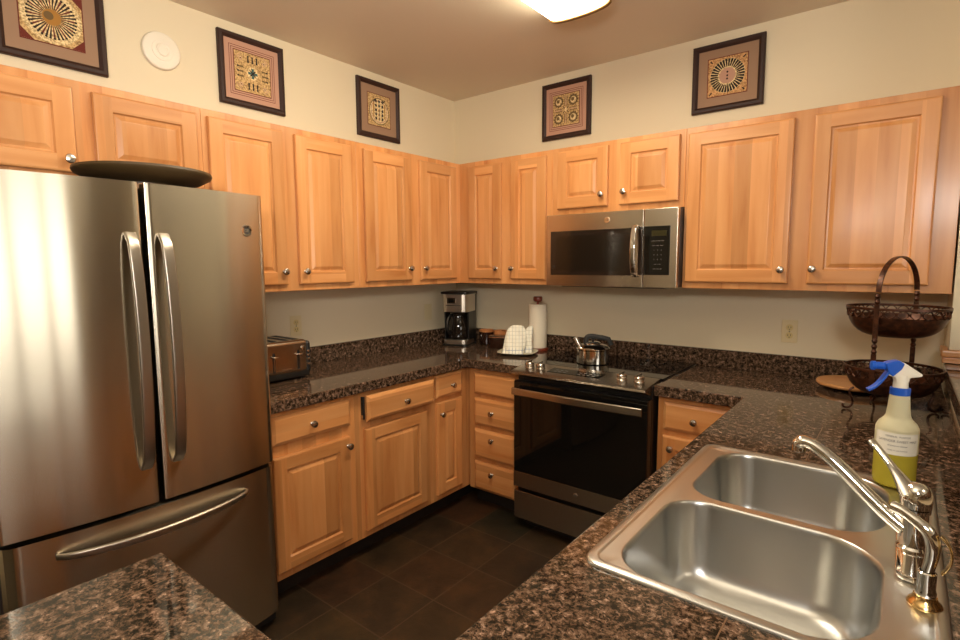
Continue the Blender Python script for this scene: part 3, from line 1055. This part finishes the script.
cup('mug', 'dark brown mug with a tan rim, nearest the coffee maker', 'mug', (.356, -.080, CT), .052, .104, math.radians(-80))
cup('small_bowl', 'tan glazed cup behind the two brown pieces in the corner', 'cup', (.462, -.060, CT), .048, .104, None, TAN)
bm = bmesh.new()
t_ = thing('baking_dish', 'low dark brown dish with a thin pale rim, left of the checked towel', 'dish', (.530, -.165, CT), math.radians(25))
prism(bm, rrect(.13, .10, .03, 6), 0, .074, .006)
obj('dish_body', bm, BRN, t_)
bm = bmesh.new(); prism(bm, rrect(.134, .104, .032, 6), .074, .083, .003)
obj('lid', bm, BRN, t_)
bm = bmesh.new(); prism(bm, rrect(.136, .106, .033, 6), .0735, .0765, .001)
obj('rim', bm, TAN, t_)

# paper towel holder
pt = thing('paper_towel_holder', 'upright wooden holder with a white paper towel roll by the back wall', 'paper towel holder', (.797, -.098, CT))
CH = mat('cherry_wood', srgb(120, 48, 26), .3)
bm = bmesh.new(); lathe(bm, [(0, 0), (.070, 0), (.072, .004), (.070, .014), (.06, .018), (0, .018)], seg=40)
obj('base', bm, CH, pt)
bm = bmesh.new(); lathe(bm, [(.008, .018), (.008, .325), (.010, .328)], seg=16); lathe(bm, [(.0, .322), (.022, .323), (.0285, .328), (.0295, .334), (.0295, .350), (.026, .356), (0, .357)], seg=28)
obj('post', bm, CH, pt)
bm = bmesh.new(); lathe(bm, [(.018, .020), (.058, .019), (.060, .022), (.060, .304), (.058, .306), (.018, .306), (.018, .020)], seg=48)
obj('paper_roll', bm, mat('white_paper', srgb(240, 228, 205), .8), pt)

# plate with folded towel
bm = bmesh.new()
sh = []
for i in range(48):
    a = 2 * PI * i / 48
    c_, s_ = math.cos(a), math.sin(a)
    sh.append((math.copysign(abs(c_) ** .6, c_), math.copysign(abs(s_) ** .6, s_)))
pr = [(a * 1.12, b) for a, b in [(.062, 0), (.070, .001), (.088, .008), (.108, .015), (.110, .018), (.106, .018), (.085, .011), (.066, .005)]]
loft(bm, [[(x * r_, y * r_, z) for x, y in sh] for r_, z in pr], cap=True)
bm.faces.new([v for v in bm.verts][0:48])
pl = obj('square_plate', bm, mat('grey_stoneware', srgb(176, 168, 146), .4), loc=(.777, -.302, CT), rot=math.radians(20), recalc=True)
tag(pl, 'grey rounded square plate lying under the checked towel', 'plate')

def towel_mat():
    m = mat('checked_cotton', rough=.9)
    N = NT(m)
    tc = N.n('ShaderNodeTexCoord'); s = N.n('ShaderNodeSeparateXYZ'); N.l(tc.outputs['Object'], s.inputs[0])
    gx = N.math('LESS_THAN', N.math('PINGPONG', N.math('ADD', s.outputs[0], .003), .0105), .0012)
    gz = N.math('LESS_THAN', N.math('PINGPONG', s.outputs[2], .0115), .0012)
    low = N.math('LESS_THAN', s.outputs[2], .035)
    col = N.mix(gx, srgb(242, 236, 218), srgb(190, 192, 190))
    col = N.mix(gz, col, srgb(205, 198, 178))
    col = N.mix(N.math('MULTIPLY', low, N.math('MAXIMUM', gx, gz)), col, srgb(120, 140, 175))
    N.l(col, N.b.inputs['Base Color'])
    return m
tw = thing('dish_towel', 'white checked dish towel with blue edge, folded upright on the grey plate', 'towel', (.766, -.302, CT + .0055), math.radians(34))
TM = towel_mat()
def drape(x0, x1, y, hgt, lean, thick, ph):
    bm = bmesh.new()
    loops = []
    nz = 20
    for k in range(nz + 1):
        z = hgt * k / nz
        top = k / nz
        wd = (x1 - x0) / 2 * (1 - .22 * top ** 3 - .38 * top ** 14 + .04 * math.sin(3 * top + ph))
        cx = (x0 + x1) / 2 + .034 * top ** 1.5 + .006 * math.sin(4 * top + ph)
        th = thick * (1 - .55 * top) * (1 if k < nz else .4)
        lp = []
        for i in range(32):
            a = 2 * PI * i / 32
            c_, s_ = math.cos(a), math.sin(a)
            px = cx + wd * math.copysign(abs(c_) ** .7, c_)
            py = y + lean * top + th * math.copysign(abs(s_) ** .8, s_) + (.004 * math.sin(px * 160 + ph) + .003 * math.sin(px * 90 + z * 60 + ph)) * (1 if s_ < 0 else .5)
            lp.append((px, py, z))
        loops.append(lp)
    loft(bm, loops, cap=True)
    bm.faces.new([v for v in bm.verts][0:32][::-1])
    return bm
obj('front_fold', drape(-.090, .045, -.03, .175, .045, .030, .3), TM, tw, recalc=True, angle=80)
obj('back_fold', drape(.030, .095, .022, .165, .03, .026, 1.7), TM, tw, recalc=True, angle=80)

# kettle on the range
kt = thing('kettle', 'small polished steel tea kettle with black handle on the cooktop', 'kettle', (1.322, -.348, .9237))
kt.scale = (1.12, 1.12, 1.12)
bm = bmesh.new()
lathe(bm, [(0, 0), (.076, 0), (.081, .004), (.081, .068), (.084, .072), (.084, .078), (.079, .082), (.066, .092), (.040, .098)], seg=48)
kb = obj('pot', bm, mat('mirror_steel', (.60, .56, .50, 1), .12, 1), kt)
bm = bmesh.new(); lathe(bm, [(.038, .099), (.038, .103), (.030, .108), (.010, .111), (0, .111)], seg=32)
ld = obj('lid', bm, CHROME, kt)
bm = bmesh.new(); lathe(bm, [(.006, .110), (.006, .118), (.012, .122), (.012, .130), (0, .133)], seg=20)
obj('lid_knob', bm, BLACK, ld)
bm = bmesh.new(); sweep(bm, [(-.052, -.035, .075), (-.064, -.045, .100), (-.073, -.052, .128)], circ(.014, 14), (0, 0, 1), scales=[1.3, 1.0, .9])
obj('spout', bm, CHROME, kt)
bm = bmesh.new(); pp = bez((-.030, -.014, .088), (-.040, -.020, .150), (-.01, -.004, .136), (.040, .025, .128), 18) + [Vector((.066, .038, .122)), Vector((.078, .045, .092))]
sweep(bm, pp, rrect(.024, .026, .008, 3), (-.5, .86, 0))
obj('handle', bm, mat('black_kettle_grip', (.008, .007, .006, 1), .55), kt)

# ------------------------------------------------------------------ right counter: board, basket, spray bottle
ls = thing('turntable', 'round pale wooden turntable behind the fruit basket', 'turntable', (2.532, -.198, CT))
bm = bmesh.new(); lathe(bm, [(0, .018), (.140, .018), (.146, .022), (.148, .028), (.146, .034), (.142, .036), (0, .036)], seg=64)
obj('turntable_top', bm, wood('beech_board', True, (1.05, 1.10, 1.15)), ls)
bm = bmesh.new(); lathe(bm, [(0, 0), (.075, 0), (.078, .004), (.076, .018), (0, .018)], seg=40)
obj('base', bm, BLACKM, ls)

RUST = None
def rust_mat():
    m = mat('dark_bronzed_metal', rough=.35, metal=.55)
    N = NT(m)
    g = N.n('ShaderNodeNewGeometry')
    nz = N.n('ShaderNodeTexNoise'); nz.inputs['Scale'].default_value = 60; nz.inputs['Detail'].default_value = 5
    N.l(g.outputs['Position'], nz.inputs[0])
    N.l(N.ramp(nz.outputs[0], [(.3, srgb(40, 22, 14)), (.55, srgb(78, 44, 27)), (.8, srgb(110, 66, 40))]), N.b.inputs['Base Color'])
    return m
RUST = rust_mat()
BX, BY = 2.664, -.535
bk = thing('fruit_basket', 'two-tier dark bronze fruit basket with arched strap handle', 'basket', (BX, BY, CT))
def mesh_bowl(r, zr, depth, band):
    """open bowl: rim ring, pierced upper band made of leaves, solid lower dish"""
    rim = bmesh.new()
    sweep(rim, [(r * math.cos(2 * PI * i / 72), r * math.sin(2 * PI * i / 72), zr) for i in range(72)], rrect(.007, .010, .002, 2), (0, 0, 1), closed=True)
    bowl = bmesh.new()
    pr = []
    for k in range(11):
        t_ = k / 10
        rr = r * math.cos(t_ * PI / 2 * .92) ** .62
        zz = zr - depth * math.sin(t_ * PI / 2)
        pr.append((rr, zz))
    full = [(a, b) for a, b in pr if b < zr - band]
    zin = zr - band
    inner = [(max(a - .003, 0), b + .003) for a, b in full]
    lathe(bowl, full + [(0, zr - depth)], seg=64)
    lathe(bowl, inner[:1] + inner + [(0, zr - depth + .003)], seg=64)
    lathe(bowl, [full[0], inner[0]], seg=64)
    leaves = bmesh.new()
    n = 26
    r1, z1 = full[0]
    for i in range(n):
        a0 = 2 * PI * i / n
        for sgn in (1, -1):
            pts = []
            for k in range(7):
                s_ = k / 6
                a = a0 + sgn * .11 * math.sin(PI * s_)
                rr = r + (r1 - r) * s_
                zz = zr + (z1 - zr) * s_
                pts.append((rr * math.cos(a), rr * math.sin(a), zz))
            sweep(leaves, pts, rrect(.006, .003, .001, 1), (0, 0, 1))
    return rim, bowl, leaves
for (r_, zr, dp, bd_) in ((.156, .398, .110, .032), (.150, .168, .105, .032)):
    rim, bowl, leaves = mesh_bowl(r_, zr, dp, bd_)
    b_ = obj('bowl', bowl, RUST, bk)
    obj('rim', rim, RUST, b_)
    obj('pierced_band', leaves, RUST, b_)
ux, uy = math.cos(math.radians(69)), math.sin(math.radians(69))     # strap plane direction
bm = bmesh.new()
hx = .155
def sp_(u, z):
    return (ux * u, uy * u, z)
top = [sp_(hx * math.cos(PI - PI * i / 24), .460 + .128 * math.sin(PI * i / 24)) for i in range(25)]
sweep(bm, top, rrect(.005, .018, .0015, 2), (-uy, ux, 0))
obj('arched_handle', bm, RUST, bk)
for sg in (-1, 1):
    bm = bmesh.new()
    u0 = sg * (hx + .004)
    sweep(bm, [sp_(u0, .455), sp_(u0, .430)], rrect(.005, .017, .0015, 2), (-uy, ux, 0))
    for zc in (.445, .425):
        lathe(bm, [(0, -.011), (.006, -.009), (.0095, 0), (.006, .009), (0, .011)], sp_(u0, zc), 14)
    sweep(bm, [sp_(u0, .415), sp_(u0, .34), sp_(u0, .29)], rrect(.005, .017, .0015, 2), (-uy, ux, 0))
    for zc in (.283, .262, .243):
        lathe(bm, [(0, -.012), (.006, -.009), (.0095, 0), (.006, .009), (0, .012)], sp_(u0, zc), 14)
    sweep(bm, [sp_(u0, .235), sp_(u0, .15), sp_(u0 * .96, .10)], rrect(.005, .017, .0015, 2), (-uy, ux, 0))
    obj('side_strap', bm, RUST, bk)
for k in range(4):
    a = math.radians(24 + 90 * k)
    dx, dy = math.cos(a), math.sin(a)
    bm = bmesh.new()
    pp = bez((dx * .125, dy * .125, .085), (dx * .165, dy * .165, .070), (dx * .105, dy * .105, .035), (dx * .135, dy * .135, .008), 12) + bez((dx * .135, dy * .135, .008), (dx * .150, dy * .150, .000), (dx * .165, dy * .165, .008), (dx * .158, dy * .158, .020), 6)[1:]
    pp = [Vector((p.x, p.y, max(p.z, .0045))) for p in pp]
    sweep(bm, pp, circ(.0045, 8), (dy, -dx, 0))
    obj('leg', bm, RUST, bk)

sb = thing('spray_bottle', 'translucent spray bottle of yellow-green cleaner with a blue trigger, behind the faucet', 'spray bottle', (2.687, -1.398, CT + .0065), math.radians(22))
sb.scale = (.98, .98, 1.05)
PL = mat('translucent_plastic', srgb(232, 224, 188), .35, 0, Subsurface_Weight=.0)
LQ = mat('cleaner_in_bottle', srgb(200, 184, 66), .25, 0)
for m_, tr_ in ((PL, .35), (LQ, .35)):
    m_.node_tree.nodes['Principled BSDF'].inputs['Transmission Weight'].default_value = tr_
    m_.node_tree.nodes['Principled BSDF'].inputs['IOR'].default_value = 1.2
bm = bmesh.new()
lathe(bm, [(0, 0), (.040, 0), (.0445, .004), (.0455, .02), (.0458, .083)], seg=48)
obj('liquid', bm, LQ, sb, label='yellow-green liquid filling the lower half')
bm = bmesh.new()
lathe(bm, [(.0458, .083), (.0458, .135), (.045, .142), (.040, .152), (.030, .162), (.026, .170), (.0235, .19), (.021, .222), (.0185, .226)], seg=48)
bt_ = obj('bottle', bm, PL, sb)
LB = mat('paper_label', srgb(228, 222, 208), .6)
bm = bmesh.new()
NA = 24
def lab(a, z, r_=.0463):
    return (r_ * math.cos(a), r_ * math.sin(a), z)
A0, A1 = math.radians(-112 - 62), math.radians(-112 + 66)
for i in range(NA):
    a, b = A0 + (A1 - A0) * i / NA, A0 + (A1 - A0) * (i + 1) / NA
    quad(bm, [lab(a, .082), lab(b, .082), lab(b, .134), lab(a, .134)])
lbo = obj('paper_label', bm, LB, bt_)
INK = mat('label_ink', (.06, .05, .05, 1), .6)
def curved_text(body, size, z, ac, m, parent):
    o = text('label_lettering', body, size, m, parent, (0, 0, 0), (0, 0, 0), 0)
    for v in o.data.vertices:
        a = ac + v.co.x / .0466
        v.co = Vector((.0466 * math.cos(a), .0466 * math.sin(a), z + v.co.y))
ac = math.radians(-108)
curved_text('GENERAL  PURPOSE', .0060, .1260, ac, INK, lbo)
curved_text('LAVENDER SWEET MINT', .0080, .1150, ac, INK, lbo)
curved_text('all purpose cleaner', .0055, .1045, ac, INK, lbo)
curved_text('ready to use formula', .0050, .0935, ac, INK, lbo)
BLUE = mat('blue_plastic', srgb(20, 84, 190), .35)
bm = bmesh.new(); lathe(bm, [(.019, .218), (.0215, .220), (.0215, .236), (.019, .238)], seg=36)
obj('collar', bm, BLUE, sb)
bm = bmesh.new()
lathe(bm, [(.0165, .236), (.0150, .262), (.014, .268)], seg=28)
t = bmesh.new()
side = [(-.030, .266), (-.026, .290), (-.010, .299), (.002, .298), (.043, .271), (.041, .266), (.016, .262), (.014, .250), (-.013, .250), (-.016, .262)]
prism(bm, [(x, z) for x, z in side], -.011, .011, .003, matrix=Matrix.Rotation(PI / 2, 4, 'X'))
obj('spray_head', bm, WHITE, sb)
bm = bmesh.new()
side = [(-.034, .277), (-.030, .270), (-.022, .264), (-.014, .272), (-.004, .282), (.002, .296), (-.010, .3035), (-.024, .301), (-.040, .295)]
prism(bm, side, -.0135, .0135, .003, matrix=Matrix.Rotation(PI / 2, 4, 'X'))
lathe(bm, [(.009, -.004), (.009, .018), (.011, .019), (.011, .027), (.008, .028), (0, .028)], (-.040, 0, .288), 20, matrix=Matrix.Rotation(-PI / 2, 4, 'Y'))
obj('nozzle', bm, BLUE, sb)
bm = bmesh.new()
sweep(bm, bez((-.028, 0, .276), (-.040, 0, .262), (-.046, 0, .240), (-.072, 0, .228), 12), rrect(.020, .006, .002, 3), (0, 0, 1))
obj('trigger', bm, BLUE, sb)

# ------------------------------------------------------------------ wall things
def outlet(label, loc, rot, slots=True):
    o = thing('wall_outlet', label, 'outlet' if slots else 'wall plate', loc, rot)
    bm = bmesh.new(); box(bm, (-.036, -.006, -.058), (.036, -.0005, .058), .003)
    p_ = obj('cover_plate', bm, PLATEC, o)
    if slots:
        bm = bmesh.new()
        for z in (-.020, .020):
            lathe(bm, [(.0165, 0), (.0165, .002), (0, .002)], (0, -.006, z), 24, matrix=Matrix.Rotation(PI / 2, 4, 'X'))
        obj('receptacle', bm, mat('almond_receptacle', srgb(215, 192, 134), .4), p_)
        bm = bmesh.new()
        for z in (-.020, .020):
            for x in (-.007, .005):
                box(bm, (x, -.0086, z - .003), (x + .002, -.0078, z + .006))
            box(bm, (-.002, -.0086, z - .011), (.002, -.0078, z - .007))
        box(bm, (-.0025, -.0068, -.0025), (.0025, -.0058, .0025))
        obj('slots', bm, BLACKM, p_, smooth=False)
    return o
outlet('almond wall outlet on the left wall behind the toaster', (0, -1.383, 1.142), PI / 2)
outlet('blank almond wall plate on the left wall beside the coffee maker', (0, -.312, 1.142), PI / 2, False)
outlet('almond wall outlet on the back wall right of the stove', (2.238, 0, 1.135), 0)

sd = thing('smoke_detector', 'round white smoke detector high on the left wall between two pictures', 'smoke detector', (0, -2.003, 2.440), PI / 2)
bm = bmesh.new(); lathe(bm, [(.080, 0.001), (.081, .006), (.078, .016), (.070, .021), (.045, .023)], seg=56, matrix=Matrix.Rotation(PI / 2, 4, 'X'))
obj('housing', bm, WHITE, sd)
bm = bmesh.new(); lathe(bm, [(.045, .0225), (.044, .025), (.030, .027), (.024, .0235), (.020, .027), (0, .028)], seg=48, matrix=Matrix.Rotation(PI / 2, 4, 'X')); lathe(bm, [(.004, 0), (.004, .002), (0, .002)], (.008, -.027, .004), 12, matrix=Matrix.Rotation(PI / 2, 4, 'X'))
obj('vent_ring', bm, WHITE, sd)

# framed needlework pictures
def stitched(name, c, rough=.9):
    m = mat(name, c, rough)
    N = NT(m)
    g = N.n('ShaderNodeNewGeometry')
    nz = N.n('ShaderNodeTexNoise'); nz.inputs['Scale'].default_value = 130; nz.inputs['Detail'].default_value = 3
    N.l(g.outputs['Position'], nz.inputs[0])
    t_ = N.ramp(nz.outputs[0], [(.35, (.45, .38, .3, 1)), (.6, (1.1, 1.08, 1.05, 1))])
    N.l(N.mix(1.0, c, t_, 'MULTIPLY'), N.b.inputs['Base Color'])
    return m
MAT_P = mat('pink_mat', srgb(188, 144, 120), .8); MAT_T = mat('tan_mat', srgb(152, 120, 94), .8)
ART = stitched('linen', srgb(205, 172, 118)); ARTD = mat('dark_stitch', srgb(40, 26, 18), .9)
ARTR = mat('rust_stitch', srgb(104, 40, 28), .9); ARTC = stitched('cream_stitch', srgb(232, 210, 160))
ARTG = mat('teal_stitch', srgb(62, 92, 88), .9); ARTO = mat('ochre_stitch', srgb(168, 118, 50), .9)
ARTB = mat('olive_stitch', srgb(112, 88, 52), .9)
def picture(label, loc, rot, wd, h, matm, art, aw, ah, kind, fw_=.030, lines=True):
    p_ = thing('framed_picture', label, 'picture', loc, rot, 'framed needlework pictures above the cabinets')
    bm = bmesh.new()
    x0, x1, z0, z1 = -wd / 2, wd / 2, -h / 2, h / 2
    rect_ring(bm, x0, x1, z0, z1, 0, -.001, 0, -.018)
    rect_ring(bm, x0, x1, z0, z1, 0, -.018, .005, -.023)
    rect_ring(bm, x0, x1, z0, z1, .005, -.023, fw_ * .6, -.024)
    rect_ring(bm, x0, x1, z0, z1, fw_ * .6, -.024, fw_, -.014)
    rect_ring(bm, x0, x1, z0, z1, fw_, -.014, fw_, -.001)
    obj('frame', bm, FRAME, p_, recalc=False, smooth=False)
    bm = bmesh.new(); box(bm, (x0 + fw_, -.012, z0 + fw_), (x1 - fw_, -.002, z1 - fw_))
    if lines:
        for ins, mi_ in ((.024, 1), (.034, 1)):
            a, b = fw_ + ins, fw_ + ins + .0025
            for q in ((x0 + a, z0 + a, x1 - a, z0 + b), (x0 + a, z1 - b, x1 - a, z1 - a), (x0 + a, z0 + a, x0 + b, z1 - a), (x1 - b, z0 + a, x1 - a, z1 - a)):
                box(bm, (q[0], -.0123, q[1]), (q[2], -.012, q[3]), mi=mi_)
    mt = obj('mat_board', bm, [matm, ARTR], p_, smooth=False)
    bm = bmesh.new(); box(bm, (-aw / 2, -.0135, -ah / 2), (aw / 2, -.012, ah / 2))
    b2 = .004
    box(bm, (-aw / 2 - b2, -.0128, -ah / 2 - b2), (aw / 2 + b2, -.0121, ah / 2 + b2), mi=1)
    ar = obj('artwork', bm, [art, ARTR], p_, smooth=False)
    bm = bmesh.new()
    Y = -.0136
    def disc(cx, cz, r_, mi_, y=Y, n=24, r0=0):
        pts = [(cx + r_ * math.cos(2 * PI * i / n), y, cz + r_ * math.sin(2 * PI * i / n)) for i in range(n)]
        quad(bm, pts, mi_)
    def ray(cx, cz, a, r0, r1, w0, w1, mi_, y=Y):
        ca, sa = math.cos(a), math.sin(a)
        quad(bm, [(cx + ca * r0 - sa * w0, y, cz + sa * r0 + ca * w0), (cx + ca * r0 + sa * w0, y, cz + sa * r0 - ca * w0), (cx + ca * r1 + sa * w1, y, cz + sa * r1 - ca * w1), (cx + ca * r1 - sa * w1, y, cz + sa * r1 + ca * w1)], mi_)
    R_ = min(aw, ah) / 2
    if kind == 'sun':
        for sx_, sz_ in ((1, 1), (1, -1), (-1, 1), (-1, -1)):
            quad(bm, [(sx_ * aw * .5, Y, sz_ * ah * .5), (sx_ * aw * .5, Y, sz_ * ah * .30), (sx_ * aw * .30, Y, sz_ * ah * .5)], 1)
        for i in range(36):
            a = 2 * PI * i / 36
            ray(0, 0, a, R_ * .40, R_ * .98, .002, .008, 2, Y - .0002)
            ray(0, 0, a + .06, R_ * .30, R_ * .74, .001, .0035, 0 if i % 3 else 1, Y - .0004)
            disc(R_ * .78 * math.cos(a + .06), R_ * .78 * math.sin(a + .06), .0045, 0, Y - .0005, 8)
        disc(0, 0, R_ * .30, 4, Y - .0007); disc(-.01, .004, R_ * .16, 5, Y - .0009)
    elif kind == 'wheel':
        disc(0, 0, R_ * .90, 2)
        for i in range(34):
            a = 2 * PI * i / 34
            ray(0, 0, a, R_ * .48, R_ * .88, .0026, .0058, 0, Y - .0004)
        disc(0, 0, R_ * .42, 6, Y - .0003)
        for z_ in (-.016, .0, .018):
            disc(.0, z_, .005, 0, Y - .0005, 10)
        for sx_, sz_ in ((1, 1), (1, -1), (-1, 1), (-1, -1)):
            ray(sx_ * R_ * .84, sz_ * R_ * .84, PI / 4 * sx_ * sz_, -.008, .008, .003, .003, 0)
    elif kind == 'figures':
        disc(0, 0, R_ * .34, 2, n=8)
        for a in range(4):
            ray(0, 0, a * PI / 2, 0, R_ * .26, .004, .007, 3, Y - .0002)
            ray(0, 0, a * PI / 2 + PI / 4, 0, R_ * .2, .003, .003, 0, Y - .0003)
        for a in range(4):
            ca, sa = math.cos(a * PI / 2), math.sin(a * PI / 2)
            for k in (-1, 0, 1):
                cx, cz = ca * R_ * .66 - sa * k * R_ * .24, sa * R_ * .66 + ca * k * R_ * .24
                ray(cx, cz, a * PI / 2, -.014, .012, .005, .003, 0 if a % 2 else 5)
                disc(cx + ca * .015, cz + sa * .015, .005, 0, Y - .0001, 8)
        for sx_, sz_ in ((1, 1), (1, -1), (-1, 1), (-1, -1)):
            for k in range(3):
                ray(sx_ * R_ * .78, sz_ * R_ * .78, PI / 4 * -sx_ * sz_, -.020 + k * .004, .020 - k * .004, .0015, .0015, 6, Y - .0001 * k)
                disc(sx_ * R_ * .66, sz_ * R_ * .66, .010 - k * .003, (6, 2, 1)[k], Y - .0002 * (k + 1), 12)
    elif kind == 'rings':
        for sx_, sz_ in ((1, 1), (1, -1), (-1, 1), (-1, -1)):
            cx, cz = sx_ * R_ * .56, sz_ * R_ * .56
            disc(cx, cz, R_ * .34, 5); disc(cx, cz, R_ * .22, 2, Y - .0002); disc(cx - .004, cz + .004, R_ * .12, 5, Y - .0004)
            for k in range(12):
                ray(cx, cz, 2 * PI * k / 12, R_ * .30, R_ * .38, .002, .002, 0, Y - .0003)
        for a in range(4):
            for k in (-1, 0, 1):
                ray(-math.sin(a * PI / 2) * k * .008, math.cos(a * PI / 2) * k * .008, a * PI / 2, R_ * .28, R_ * .86, .0022, .0022, 5 if k else 6, Y - .0001)
            ray(0, 0, a * PI / 2 + PI / 4, 0, R_ * .30, .003, .002, 0, Y - .0002)
        disc(0, 0, R_ * .13, 2, Y - .0004, 6)
    else:
        for k, (rr_, c_) in enumerate(((.90, 5), (.84, 2), (.76, 6), (.70, 2))):
            disc(0, -.006, R_ * rr_, c_, Y - .0001 * k, 28)
        for x_ in (-.026, .0, .026):
            for z_ in (-.05, -.025, .0, .028, .055):
                disc(x_, z_, .0085, 0 if (x_ or z_ > 0) else 4, Y - .0006, 8)
                ray(x_, z_, PI / 2, -.011, .011, .002, .002, 3 if x_ == 0 else 0, Y - .0007)
        for x_ in (-.045, .045):
            ray(x_, .0, PI / 2, -.045, .045, .004, .004, 4, Y - .0008)
            ray(x_ * .8, .058, PI / 4, -.016, .016, .003, .003, 0, Y - .0008)
    obj('stitching', bm, [ARTD, ARTR, ARTC, ARTG, ARTO, ARTB, MAT_P], ar, smooth=False)
    return p_
picture('framed sunburst needlework with ochre centre, the leftmost picture above the refrigerator', (0, -2.398, 2.448), PI / 2, .356, .356, MAT_T, ART, .200, .200, 'sun', lines=False)
picture('framed pink-matted needlework with a teal star centre, right of the smoke detector', (0, -1.575, 2.452), PI / 2, .348, .345, MAT_P, ART, .190, .190, 'figures')
picture('framed tan-matted needlework with nested rings, on the left wall nearest the room corner', (0, -.737, 2.450), PI / 2, .345, .348, MAT_T, ART, .180, .190, 'maze', lines=False)
picture('framed pink-matted needlework of four circles, on the back wall nearest the room corner', (.943, 0, 2.449), 0, .345, .348, MAT_P, ART, .185, .190, 'rings')
picture('framed needlework with a wheel of dark spokes, rightmost on the back wall', (1.893, 0, 2.452), 0, .350, .345, MAT_T, stitched('linen_orange', srgb(206, 160, 108)), .190, .190, 'wheel', lines=False)

# ------------------------------------------------------------------ ceiling light
cl = thing('ceiling_light', 'rectangular ceiling light with glowing white diffuser and brown end trim', 'ceiling light', (1.447, -1.42, H))
def emis(name, c, s_):
    m = mat(name, c, .5)
    b_ = m.node_tree.nodes['Principled BSDF']
    b_.inputs['Emission Color'].default_value = c
    b_.inputs['Emission Strength'].default_value = s_
    return m
bm = bmesh.new()
prof = []
for i in range(13):
    a = PI * i / 12
    prof.append((-.150 * math.cos(a), -.018 - .055 * math.sin(a) ** .35))
prof = [(-.150, -.001)] + prof + [(.150, -.001)]
prism(bm, prof, -.615, .615, matrix=Matrix.Rotation(PI / 2, 4, 'X'))
obj('diffuser', bm, emis('glowing_diffuser', (1.0, .885, .68, 1), FIX_EMIT), cl, angle=30)
for s_ in (-1, 1):
    bm = bmesh.new()
    pf = [(x * 1.06, z * 1.10 if z < -.01 else -.001) for x, z in prof]
    prism(bm, pf, .615 if s_ > 0 else -.637, .637 if s_ > 0 else -.615, .003, matrix=Matrix.Rotation(PI / 2, 4, 'X'))
    obj('end_trim', bm, mat('bronze_trim', srgb(120, 88, 40), .35, .4), cl)
